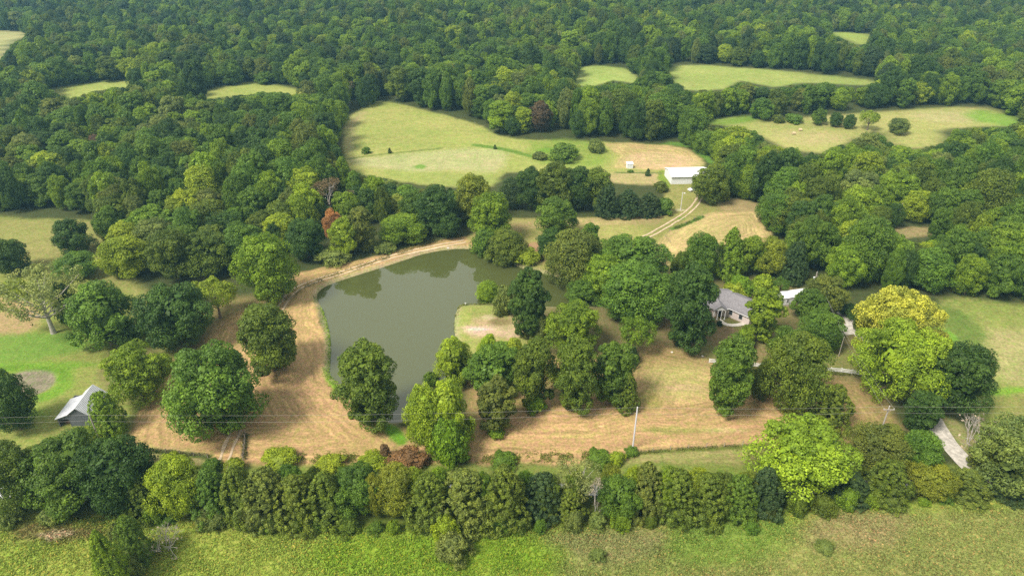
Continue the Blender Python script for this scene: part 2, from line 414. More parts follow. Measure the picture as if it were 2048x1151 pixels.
def tree_px(kind, u, vt, vb, wpx, tint, label, group=None, variant=None, name=None, cat=None, skirt=.17):
    if kind == 'cedar' and group == T_HEDGE: wpx *= 1.24+.1*math.sin(u*.13); vt += 5+9*math.sin(u*.31); skirt = .20
    elif group == T_HEDGE and kind == 'oak': skirt = .24
    if kind == 'wide': wpx *= .92
    """place a plant whose crown top is at row vt, foot of the foliage at row vb"""
    x, y, z = at(u, vb-skirt*wpx); w = wpx/ppm(x, y, z)
    zt = min(2, w*.1)
    h = max(top_height(x, y, z, vt+wpx*(.10 if kind not in ('cedar', 'sparse', 'bare') else .04)), w*.35)
    for _ in range(3):              # the foot stands where the middle of the crown is seen at u
        x += (u-float(project(x, y, z+h*.5)[0]))/ppm(x, y, z+h*.5)
    z = gz(x, y)
    HAND.append((x, y, w))
    return plant(kind, x, y, z, w*.98, h, TINT[tint], label, group, variant, name=name, cat=cat)

# ------------------------------------------------------------------ pictures of the fields (ground seen open)
V_FIELDS = [
 [(688,318),(690,262),(700,232),(755,204),(805,209),(900,233),(965,252),(1000,272),(1090,281),(1200,284),(1330,290),(1378,302),(1402,325),(1400,372),(1330,370),(1222,352),(1010,345),(985,372),(905,374),(850,370),(770,357),(700,340)],
 [(1148,168),(1162,136),(1192,131),(1228,134),(1260,141),(1278,160),(1262,167),(1228,160),(1188,172)],
 [(1335,136),(1400,130),(1470,135),(1560,141),(1640,150),(1700,156),(1756,164),(1745,172),(1640,166),(1590,168),(1545,174),(1480,162),(1450,178),(1370,180),(1345,160)],
 [(1400,245),(1470,235),(1530,240),(1680,229),(1830,219),(1965,214),(2046,246),(2005,252),(1900,256),(1880,268),(1888,290),(1820,296),(1780,285),(1750,262),(1660,300),(1630,305),(1560,292),(1505,262),(1440,252)],
 [(1658,65),(1742,69),(1743,84),(1720,91),(1695,82)],
 [(-60,64),(54,65),(44,78),(14,88),(8,116),(-60,118)],
 [(92,182),(205,166),(292,164),(205,177),(172,184),(148,196)], [(392,190),(500,168),(605,184),(650,190),(610,187),(520,184),(430,194)],
 [(-200,432),(80,440),(200,455),(198,520),(60,545),(-200,545)],
 [(1882,604),(2300,622),(2300,830),(1990,830),(1960,700)],
 [(1788,453),(1862,455),(1868,470),(1800,477)],
]
LOW_EDGE = [(-900,440),(200,445),(215,500),(300,530),(480,545),(545,540),(560,500),(640,470),(730,470),(850,430),(925,420),(945,365),(1000,330),(1420,330),(1440,395),(1510,405),(1545,470),
            (1600,540),(1700,590),(1880,596),(2048,604),(3000,640)]
SHADE_PATCH = None

# ------------------------------------------------------------------ painting the land (its own colours)
def wpoly(px, n=3, closed=True):
    P = spline_closed(px, n) if closed else spline(px, n)
    X, Y = atv([p[0] for p in P], [p[1] for p in P]); return list(zip(X, Y))
C_FLOOR = (.060, .066, .024); C_TAN = (.395, .245, .125); C_PASTURE = (.215, .220, .060); C_HAY = (.285, .275, .085)
C_WEED = (.265, .290, .055); C_LUSH = (.15, .225, .04); C_DIRT = (.44, .33, .22); C_LAWN = (.135, .150, .045); C_DRY = (.30, .235, .105)
PAINT = [ # (polygon px, colour, softness m, mow)
 (V_FIELDS[0], C_HAY, 3, 0), (V_FIELDS[1], (.27,.30,.085), 4, 0), (V_FIELDS[2], (.26,.28,.08), 5, 0), (V_FIELDS[3], (.31,.28,.10), 5, 0), (V_FIELDS[4], (.27,.30,.07), 6, 0), (V_FIELDS[5], (.34,.30,.14), 6, 0),
 ([(60,200),(90,178),(205,163),(300,160),(300,200)], (.28,.29,.08), 5, 0), ([(380,210),(390,188),(500,164),(605,180),(680,188),(680,215)], (.28,.28,.08), 5, 0),
 ([(-900,425),(80,438),(200,450),(230,480),(260,560),(330,610),(440,640),(500,610),(560,600),(540,700),(320,760),(260,860),(230,935),(-900,935)], C_PASTURE, 3, 0),
 ([(-900,430),(80,440),(200,455),(215,520),(300,600),(60,545),(-900,545)], (.225,.20,.07), 4, 0),
 ([(-100,600),(60,600),(75,640),(60,662),(20,672),(-100,680)], (.34,.23,.12), 3, 0),
 ([(-900,672),(60,668),(130,655),(175,690),(120,712),(-100,735),(-900,760)], C_LUSH, 3, 0),
 ([(-900,738),(130,722),(150,735),(140,775),(95,800),(60,792),(107,764),(100,742),(30,745),(-900,752)], (.15,.235,.03), 2, 0),
 ([(-900,750),(0,745),(10,790),(60,800),(40,845),(-900,850)], (.16,.22,.03), 3, 0),
 ([(240,690),(330,700),(330,760),(250,800),(200,760)], (.17,.14,.06), 4, 0),
 ([(430,600),(560,600),(600,640),(540,720),(400,780),(300,760),(380,680)], (.21,.155,.07), 4, 0),
 # mown ground round the pond
 ([(250,925),(262,850),(300,790),(350,740),(415,690),(425,655),(470,625),(555,612),(572,570),(590,545),(700,525),(850,488),(940,472),(962,490),(945,504),(905,503),(850,512),(700,560),(640,590),(640,640),(664,700),(665,745),(735,805),(790,850),(830,880),(900,905),(960,925),(1100,925),(1210,925),(1290,905),(1420,895),(1545,880),(1700,880),(1790,850),(1740,790),(1725,755),(1690,745),(1550,740),(1420,720),(1330,690),(1280,690),(1240,760),(1130,790),(1020,790),(960,840),(900,905),(890,960),(230,960)], C_TAN, 1.2, 1),
 ([(940,720),(1000,700),(1100,700),(1300,690),(1420,722),(1400,740),(1270,745),(1100,790),(960,850),(930,790)], (.29,.20,.09), 4, .5),
 ([(1300,735),(1400,730),(1420,790),(1350,800),(1290,790)], (.36,.28,.12), 6, .6),
 ([(1230,910),(1290,903),(1360,898),(1520,890),(1560,940),(1230,945)], (.25,.215,.085), 1.5, .9),
 ([(1560,870),(1640,850),(1720,840),(1790,855),(1800,900),(1560,905)], (.30,.20,.09), 4, .6),
 ([(1690,748),(1735,752),(1800,850),(1780,860),(1700,820)], (.27,.185,.085), 3, .6),
 ([(250,893),(320,898),(420,905),(430,930),(600,940),(600,955),(230,955)], (.32,.255,.12), 2, .3),
 ([(905,620),(925,610),(985,608),(1050,612),(1080,640),(1080,700),(1000,730),(930,720),(905,690)], (.27,.26,.08), 1.5, .3),
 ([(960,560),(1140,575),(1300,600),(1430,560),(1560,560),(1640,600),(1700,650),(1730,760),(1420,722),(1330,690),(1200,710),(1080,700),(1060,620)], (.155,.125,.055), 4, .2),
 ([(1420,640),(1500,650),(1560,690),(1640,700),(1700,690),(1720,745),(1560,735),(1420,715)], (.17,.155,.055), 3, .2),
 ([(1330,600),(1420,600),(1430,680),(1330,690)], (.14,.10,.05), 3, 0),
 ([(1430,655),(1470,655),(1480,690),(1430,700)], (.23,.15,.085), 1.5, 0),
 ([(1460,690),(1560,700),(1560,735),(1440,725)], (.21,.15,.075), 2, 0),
 # field strips beyond the pond
 ([(930,475),(1000,440),(1060,436),(1200,436),(1330,430),(1345,450),(1290,480),(1350,520),(1350,590),(1060,560),(1030,530),(960,490)], (.29,.25,.09), 2, .6),
 ([(1020,450),(1085,440),(1340,430),(1320,446),(1100,452),(1030,462)], (.34,.255,.12), 2, .6),
 ([(1055,488),(1100,485),(1100,523),(1050,520)], (.33,.19,.11), 1.5, .3),
 ([(1040,545),(1085,548),(1085,556),(1040,552)], (.30,.19,.12), 1, 0),
 ([(1330,365),(1400,370),(1430,395),(1500,405),(1520,420),(1420,430),(1330,500),(1300,470),(1330,430)], (.25,.22,.075), 2, .3),
 ([(1330,470),(1380,440),(1430,425),(1480,420),(1520,425),(1545,475),(1500,490),(1400,490),(1350,520),(1325,540),(1310,500)], (.42,.30,.145), 1.2, 1),
 ([(1450,395),(1510,405),(1515,420),(1440,420)], (.30,.215,.11), 3, 0),
 # tones inside the hay field
 ([(690,318),(770,312),(880,300),(1000,298),(1010,320),(985,345),(900,340),(790,345)], (.34,.31,.15), 6, .3),
 ([(740,335),(850,345),(985,350),(980,372),(850,368)], (.25,.265,.075), 4, 0),
 ([(1060,283),(1200,285),(1210,330),(1080,330)], (.20,.24,.05), 6, 0),
 ([(1210,286),(1330,291),(1385,303),(1400,330),(1320,338),(1230,335),(1240,310)], (.40,.29,.135), 3, .8),
 ([(1250,310),(1330,305),(1390,318),(1390,333),(1260,335)], (.46,.31,.18), 4, .6),
 ([(1225,345),(1320,345),(1330,370),(1230,365)], (.37,.28,.14), 3, .2),
 ([(1320,288),(1378,296),(1412,325),(1425,322),(1400,295),(1370,284)], (.11,.19,.03), 2, 0),
 ([(1325,340),(1345,375),(1330,372),(1312,345)], (.17,.22,.03), 1.5, 0),
 ([(700,230),(690,300),(705,300),(715,250),(730,225)], (.32,.26,.12), 5, 0),
 ([(1830,222),(1960,225),(1940,245),(1840,240)], (.36,.30,.14), 6, 0), ([(1550,262),(1700,270),(1650,290),(1570,285)], (.35,.28,.13), 6, 0),
 ([(1965,216),(2046,246),(2010,252),(1930,235)], (.17,.26,.04), 5, 0), ([(1410,240),(1500,232),(1520,240),(1430,250)], (.17,.24,.04), 5, 0),
 # right hand meadow
 ([(1880,598),(2048,608),(2600,640),(2600,900),(2020,880),(1960,840),(1900,720)], (.21,.215,.062), 3, 0),
 ([(1880,610),(1960,640),(1990,700),(1960,740),(1890,690)], (.12,.155,.035), 4, 0),
 ([(1990,660),(2100,680),(2100,770),(2000,760),(1980,700)], (.29,.25,.11), 5, 0),
 ([(1990,776),(2600,776),(2600,790),(1990,788)], (.16,.25,.03), 1.5, 0), ([(1990,790),(2600,795),(2600,832),(1985,830)], (.20,.19,.06), 2, 0),
 ([(1862,830),(1910,840),(1990,915),(1950,925),(1900,870)], (.24,.21,.09), 2, 0),
 (V_FIELDS[10], (.27,.20,.10), 2, 0),
 # verge, road bed and near meadow
 ([(-900,935),(3000,925),(3000,960),(-900,975)], (.15,.17,.04), 1.5, .3),
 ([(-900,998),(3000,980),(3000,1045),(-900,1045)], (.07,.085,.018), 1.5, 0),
 ([(-900,1035),(250,1035),(430,1040),(700,1050),(1050,1048),(1300,1035),(1550,1018),(1700,1004),(2000,995),(3000,990),(3000,1400),(-900,1400)], C_WEED, 1.5, 0),
 ([(1100,1080),(1500,1060),(1700,1030),(2048,1010),(2900,1010),(2900,1400),(1300,1400)], (.245,.235,.075), 4, 0),
 ([(40,1050),(200,1055),(190,1080),(40,1085)], (.19,.15,.055), 2, 0),
 ([(1620,1040),(1800,1020),(1800,1075),(1640,1095)], (.29,.23,.105), 4, 0), ([(1090,1070),(1290,1060),(1350,1090),(1250,1130),(1130,1110)], (.27,.235,.10), 4, 0),
 ([(1350,1050),(1560,1030),(1560,1110),(1380,1130)], (.20,.25,.05), 4, 0), ([(700,1060),(1050,1060),(1100,1151),(650,1151)], (.21,.275,.03), 6, 0),
 ([(95,1066),(135,1062),(138,1071),(100,1075)], (.48,.34,.24), .8, 0), ([(78,1073),(105,1071),(108,1078),(80,1080)], (.46,.32,.22), .6, 0),
]
EXTRA_SPOTS = [ # bare or lush spots: u, v, ru, rv, colour
 (1000,655,72,26,(.36,.25,.15)), (965,660,50,10,(.50,.34,.27)),(1010,665,35,12,(.42,.30,.20)),(978,634,12,5,C_DIRT),(955,658,20,3,(.5,.47,.45)),(1010,650,30,8,(.36,.27,.16)),(1060,655,25,9,(.38,.27,.19)),
 (1005,643,30,7,(.20,.15,.07)),(1362,437,10,3,(.12,.2,.03)),(840,334,14,5,(.12,.22,.03)),(1100,300,30,6,(.14,.22,.03)),(1710,345,10,4,(.2,.2,.1)),
 (600,575,14,10,(.30,.19,.08)),(1360,420,12,3,(.45,.38,.26)),(1370,775,45,8,(.42,.29,.16)),(1450,860,60,6,(.42,.30,.15)),(1150,868,70,7,(.36,.25,.11)),
 (1350,860,80,7,(.29,.235,.085)),(1300,800,30,20,(.29,.23,.08)),
]
STREAK = [ # lush or dark bands along polylines: px, half width m, colour
 ([(645,610),(654,640),(662,690),(661,720),(655,745),(672,772),(690,788)], 1.0, (.22,.36,.03)),
 ([(635,600),(644,585),(700,558),(800,527),(900,501),(945,498)], 1.2, (.13,.14,.035)),
 ([(768,848),(785,862),(803,880)], 1.6, (.12,.22,.02)),
 ([(250,893),(300,899),(415,913)], .8, (.10,.12,.03)), ([(491,868),(488,918)], .5, (.14,.11,.045)),
 ([(1240,912),(1300,904),(1500,893)], .6, (.12,.13,.03)),
 ([(1345,458),(1380,445),(1404,433)], 1.0, (.10,.16,.03)), ([(1325,490),(1345,520),(1350,550)], 1.0, (.12,.17,.03)),
 ([(697,318),(760,309),(880,297)], 1.0, (.17,.19,.05)), ([(950,290),(1010,299),(1060,312)], 1.8, (.12,.18,.03)),
 ([(1232,345),(1320,346)], .9, (.15,.16,.05)),
 ([(1880,658),(1900,668),(1905,676)], 1.2, (.14,.24,.03)), ([(-100,748),(0,738),(60,733),(120,740),(122,755)], 1.0, (.11,.19,.02)),
]
def sand_shore(s): return smooth(-2.3, -.6, s)*(1-smooth(.2, 2.0, s))

xs = np.concatenate([-np.geomspace(3200, 175, 90), np.arange(-174, 174.5, .62), np.geomspace(175, 3200, 90)])
ys = np.concatenate([np.linspace(-400, 55, 20), np.arange(57, 150, .5), np.arange(150, 260, .7), 260+np.cumsum(np.geomspace(.72, 5, 330)), np.geomspace(980, 3600, 40)])
ys = np.unique(ys)
GX, GY = np.meshgrid(xs, ys); gx, gy = GX.ravel(), GY.ravel()
Z0 = ground_z(gx, gy)
col = np.tile(np.array(C_FLOOR), (len(gx), 1)); mow = np.zeros(len(gx)); mowd = np.zeros(len(gx))
wx = gx+3.0*(fbm(gx, gy, 9, 3)-.5)+1.0*(fbm(gx, gy, 2.2, 5, 2)-.5); wy = gy+3.0*(fbm(gx, gy, 9, 8)-.5)+1.0*(fbm(gx, gy, 2.2, 9, 2)-.5)
def blend(mask_idx, k, c):
    col[mask_idx] = col[mask_idx]*(1-k[:, None])+np.array(c)*k[:, None]
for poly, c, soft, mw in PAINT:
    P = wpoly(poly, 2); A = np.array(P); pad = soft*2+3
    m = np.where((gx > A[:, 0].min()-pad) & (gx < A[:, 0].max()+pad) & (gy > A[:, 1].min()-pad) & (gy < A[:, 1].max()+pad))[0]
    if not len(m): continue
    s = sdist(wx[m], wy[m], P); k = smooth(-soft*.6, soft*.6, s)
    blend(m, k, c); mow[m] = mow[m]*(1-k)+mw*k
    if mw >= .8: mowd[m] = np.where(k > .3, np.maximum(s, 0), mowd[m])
for u, v, ru, rv, c in EXTRA_SPOTS:
    x, y, z = at(u, v); x2, y2, _ = at(u+ru, v); _, y3, _ = at(u, v-rv); rx, ry = abs(x2-x), abs(y3-y)
    m = np.where((abs(gx-x) < rx*1.6+2) & (abs(gy-y) < ry*1.6+2))[0]
    d = np.hypot((gx[m]-x)/rx, (gy[m]-y)/ry)+.9*(fbm(gx[m], gy[m], 2.5, 21)-.5)
    k = 1-smooth(.6, 1.15, d); blend(m, k*.9, c)
for px, hw, c in STREAK:
    P = wpoly(px, 4, False); A = np.array(P); m = np.where((gx > A[:, 0].min()-4) & (gx < A[:, 0].max()+4) & (gy > A[:, 1].min()-4) & (gy < A[:, 1].max()+4))[0]
    d = dist_line(gx[m], gy[m], P)+.9*(fbm(gx[m], gy[m], 2, 31)-.5); k = 1-smooth(hw*.6, hw*1.25, d); blend(m, k, c); mow[m] *= 1-k
near = np.where((gx > -130) & (gx < 80) & (gy > 90) & (gy < 270))[0]
s = sdist(gx[near], gy[near], POND)
kb = sand_shore(s+.8*(fbm(gx[near], gy[near], 3, 41)-.5)); blend(near, kb*.75, (.33, .27, .17)); mow[near] *= 1-smooth(-2, -.5, s)
blend(near, smooth(1.2, 2.4, s), (.10, .10, .05))
s2 = sdist(gx[near], gy[near], SPOND); blend(near, smooth(-.9, .2, s2), (.20, .17, .12)); mow[near] *= 1-smooth(-2, 0, s2)
# large soft variation of the grass itself
veg = fbm(gx, gy, 28, 51); dry = fbm(gx, gy, 7, 61)
d2 = fbm(gx+40, gy*1.6, 16, 66); dd = np.clip((dry*.5+d2*.5-.5)*2.6, -1, 1)*np.where(gy > 260, 1.0, .6)
f = (.86+.28*veg)[:, None]*np.stack([1+.20*dd, 1+.05*dd, 1+.25*dd], 1); col *= f
nx_, ny_ = len(xs), len(ys)
idx = np.arange(nx_*ny_).reshape(ny_, nx_)
quads = np.stack([idx[:-1, :-1].ravel(), idx[:-1, 1:].ravel(), idx[1:, 1:].ravel(), idx[1:, :-1].ravel()], 1)
Zg = Z0+(fbm(gx, gy, 1.6, 71, 2)-.5)*.12*np.clip(1-mow, 0, 1)*(gy < 400)
gme = mesh_from('ground', np.stack([gx, gy, Zg], 1), quads, True)
ca = gme.attributes.new('landcolor', 'FLOAT_COLOR', 'POINT'); ca.data.foreach_set('color', np.concatenate([col, np.ones((len(col), 1))], 1).astype(np.float32).ravel())
for nm, arr in (('mow', mow), ('mowd', mowd)):
    a = gme.attributes.new(nm, 'FLOAT', 'POINT'); a.data.foreach_set('value', arr.astype(np.float32))
def ground_color(x, y):
    """nearest painted colour"""
    i = np.clip(np.searchsorted(xs, x), 0, nx_-1); j = np.clip(np.searchsorted(ys, y), 0, ny_-1)
    return col[j*nx_+i]

def ground_material():
    m, n, l, o = mat_new('land_surface'); b = n.new('ShaderNodeBsdfPrincipled'); b.inputs['Roughness'].default_value = .95; b.inputs['Specular IOR Level'].default_value = .1
    a = n.new('ShaderNodeAttribute'); a.attribute_name = 'landcolor'
    aw = n.new('ShaderNodeAttribute'); aw.attribute_name = 'mow'; ad = n.new('ShaderNodeAttribute'); ad.attribute_name = 'mowd'
    g = n.new('ShaderNodeNewGeometry')
    def noise(scale, det=5, rough=.6, sx=None):
        z = n.new('ShaderNodeTexNoise'); z.inputs['Scale'].default_value = scale; z.inputs['Detail'].default_value = det; z.inputs['Roughness'].default_value = rough
        l.new(g.outputs['Position'], z.inputs[0]); return z
    def mr(src, a0, a1, b0, b1):
        r = n.new('ShaderNodeMapRange'); r.inputs[1].default_value = a0; r.inputs[2].default_value = a1; r.inputs[3].default_value = b0; r.inputs[4].default_value = b1
        l.new(src, r.inputs[0]); return r.outputs[0]
    def math_(op, x, y=None):
        k = n.new('ShaderNodeMath'); k.operation = op
        for i, q in enumerate((x, y)):
            if q is None: continue
            if isinstance(q, (int, float)): k.inputs[i].default_value = q
            else: l.new(q, k.inputs[i])
        return k.outputs[0]
    n1, n2, n3, n4 = noise(1.9, 6, .7), noise(.35, 6, .65), noise(.06, 5, .6), noise(.9, 4, .6)
    fine = mr(n1.outputs[0], .3, .7, .62, 1.38); mid = mr(n2.outputs[0], .3, .7, .84, 1.16)
    # mowing lines follow the edge of each mown field
    def streak(fa, fb, warp, det):
        sx = n.new('ShaderNodeSeparateXYZ'); l.new(g.outputs['Position'], sx.inputs[0]); cx = n.new('ShaderNodeCombineXYZ')
        l.new(math_('ADD', math_('MULTIPLY', ad.outputs['Fac'], fa), math_('MULTIPLY', n4.outputs[0], warp)), cx.inputs[0])
        l.new(math_('MULTIPLY', sx.outputs[0], fb), cx.inputs[1]); l.new(math_('MULTIPLY', sx.outputs[1], fb), cx.inputs[2])
        z = n.new('ShaderNodeTexNoise'); z.inputs['Scale'].default_value = 1.0; z.inputs['Detail'].default_value = det; l.new(cx.outputs[0], z.inputs[0]); return z.outputs[0]
    s1 = streak(1.5, .07, .25, 3); s2 = streak(.45, .03, .2, 2)
    st = math_('ADD', mr(s1, .3, .7, -.24, .24), mr(s2, .3, .7, -.13, .13))
    st = math_('ADD', math_('MULTIPLY', math_('MULTIPLY', st, aw.outputs['Fac']), mr(n2.outputs[0], .35, .65, .5, 1.4)), 1.0)
    k = math_('MULTIPLY', math_('MULTIPLY', fine, mid), st)
    sc = n.new('ShaderNodeVectorMath'); sc.operation = 'SCALE'; l.new(a.outputs['Vector'], sc.inputs[0]); l.new(k, sc.inputs['Scale'])
    hu = n.new('ShaderNodeVectorMath'); hu.operation = 'MULTIPLY'; hu.inputs[1].default_value = (.68, 1.0, .55); l.new(sc.outputs[0], hu.inputs[0])
    mx = n.new('ShaderNodeMix'); mx.data_type = 'RGBA'; l.new(mr(n4.outputs[0], .40, .70, 0, .9), mx.inputs[0]); l.new(sc.outputs[0], mx.inputs[6]); l.new(hu.outputs[0], mx.inputs[7])
    l.new(mx.outputs[2], b.inputs['Base Color'])
    bp = n.new('ShaderNodeBump'); bp.inputs['Strength'].default_value = .7; bp.inputs['Distance'].default_value = .25; l.new(n1.outputs[0], bp.inputs['Height']); l.new(bp.outputs[0], b.inputs['Normal'])
    l.new(b.outputs[0], o.inputs[0]); return m
gme.materials.append(ground_material())
tag(link('ground', gme), kind='structure')

# ------------------------------------------------------------------ water
def water_material(name, colr, rough=.06):
    m, n, l, o = mat_new(name); b = n.new('ShaderNodeBsdfPrincipled'); b.inputs['Base Color'].default_value = (*colr, 1)
    b.inputs['Roughness'].default_value = rough; b.inputs['IOR'].default_value = 1.5; b.inputs['Specular IOR Level'].default_value = 1.0
    g = n.new('ShaderNodeNewGeometry'); z = n.new('ShaderNodeTexNoise'); z.inputs['Scale'].default_value = .5; z.inputs['Detail'].default_value = 3
    bp = n.new('ShaderNodeBump'); bp.inputs['Strength'].default_value = .05; bp.inputs['Distance'].default_value = .05
    l.new(g.outputs['Position'], z.inputs[0]); l.new(z.outputs[0], bp.inputs['Height']); l.new(bp.outputs[0], b.inputs['Normal']); l.new(b.outputs[0], o.inputs[0])
    return m
def sheet(name, poly, z, mat, grow=1.5):
    A = np.array(poly); c = A.mean(0)
    mb = bpy.data.meshes.new(name); mb.from_pydata([(x, y, z) for x, y in poly], [], [tuple(range(len(poly)))]); mb.update(); mb.materials.append(mat)
    return link(name, mb)
def offset(poly, d):
    P = np.array(poly); n = len(P); out = []
    area = sum(P[i][0]*P[(i+1) % n][1]-P[(i+1) % n][0]*P[i][1] for i in range(n)); sg = 1 if area > 0 else -1
    for i in range(n):
        t = P[(i+1) % n]-P[i-1]; t = t/(np.linalg.norm(t)+1e-9); out.append(tuple(P[i]+sg*d*np.array([t[1], -t[0]])))
    return out
M_WATER = water_material('pond_water_surface', (.068, .080, .024), .02)
_pa = np.array(POND); _x0, _y0 = _pa.min(0)-4; _x1, _y1 = _pa.max(0)+4
tag(sheet('pond_water', [(_x0, _y0), (_x1, _y0), (_x1, _y1), (_x0, _y1)], POND_Z, M_WATER), kind='structure')

# ------------------------------------------------------------------ roads and tracks draped on the land
def ribbon(name, px, width, mat, lift=.05, world=None, kind='structure', wob=.0, step=1.2):
    P = world or wpoly(px, 6, False); P = np.array(P); seg = np.r_[0, np.cumsum(np.hypot(*np.diff(P, axis=0).T))]
    n = max(int(seg[-1]/step), 3); t = np.linspace(0, seg[-1], n); X = np.interp(t, seg, P[:, 0]); Y = np.interp(t, seg, P[:, 1])
    T = np.gradient(np.stack([X, Y], 1), axis=0); T /= np.linalg.norm(T, axis=1)[:, None]; N = np.stack([-T[:, 1], T[:, 0]], 1)
    cols = 5; V = []
    for k in range(cols):
        o = (k/(cols-1)-.5)*width; jit = (fbm(X, Y, 2.5, 90+k, 2)-.5)*wob*(1 if k in (0, cols-1) else 0)
        px_, py_ = X+N[:, 0]*(o+jit), Y+N[:, 1]*(o+jit)
        V.append(np.stack([px_, py_, ground_z(px_, py_)+lift+.03*(1-(2*k/(cols-1)-1)**2)], 1))
    V = np.stack(V, 1).reshape(-1, 3); F = np.array([(i*cols+k, i*cols+k+1, (i+1)*cols+k+1, (i+1)*cols+k) for i in range(n-1) for k in range(cols-1)])
    return tag(link(name, mesh_from(name, V, F, True, mat)), kind=kind)
M_GRAVEL = simple('pale_gravel', (.43, .40, .35), .95, nscale=1.2, namt=.4, bump=.4, spec=.1)
M_ROAD = simple('worn_pale_road', (.46, .46, .47), .9, nscale=.8, namt=.15, spec=.2)
M_RUT = simple('bare_track_soil', (.52, .41, .27), .95, nscale=1.0, namt=.3, spec=.1)
M_RUT2 = simple('dry_track_soil', (.47, .37, .25), .95, nscale=1.0, namt=.3, spec=.1)
M_CONC = simple('concrete_path', (.58, .54, .47), .9, nscale=2, namt=.12, spec=.2)
ribbon('road', [(-900,992),(0,984),(700,981),(1400,977),(2048,968),(3000,960)], 3.1, M_ROAD, .08, step=2)
ribbon('driveway', [(1975,968),(1918,912),(1893,880),(1868,845),(1835,790),(1790,730),(1745,690),(1715,658),(1700,636),(1678,618)], 4.0, M_GRAVEL, .09, wob=.8)
ribbon('driveway', [(1650,660),(1680,658),(1712,658)], 5.0, M_GRAVEL, .07, wob=1.2)
ribbon('garden_path', [(1440,640),(1450,648),(1470,650),(1492,645),(1505,632)], 1.3, M_CONC, .07)
def ruts(name, px, gap, mat, w=.55):
    P = np.array(wpoly(px, 6, False)); T = np.gradient(P, axis=0); T /= np.linalg.norm(T, axis=1)[:, None]; N = np.stack([-T[:, 1], T[:, 0]], 1)
    for s in (-1, 1): ribbon(name, None, w, mat, .055, world=[tuple(p) for p in P+N*s*gap/2], wob=.5)
ruts('dirt_track', [(556,625),(566,608),(590,580),(630,562),(700,540),(770,517),(850,497),(930,482)], 1.75, M_RUT, .62)
ruts('dirt_track', [(1275,478),(1300,470),(1335,450),(1365,432),(1385,415),(1398,398),(1402,385)], 1.8, M_RUT2, .6)
ruts('dirt_track', [(440,940),(450,915),(458,890),(470,865),(478,840)], 1.9, M_RUT2, .55)

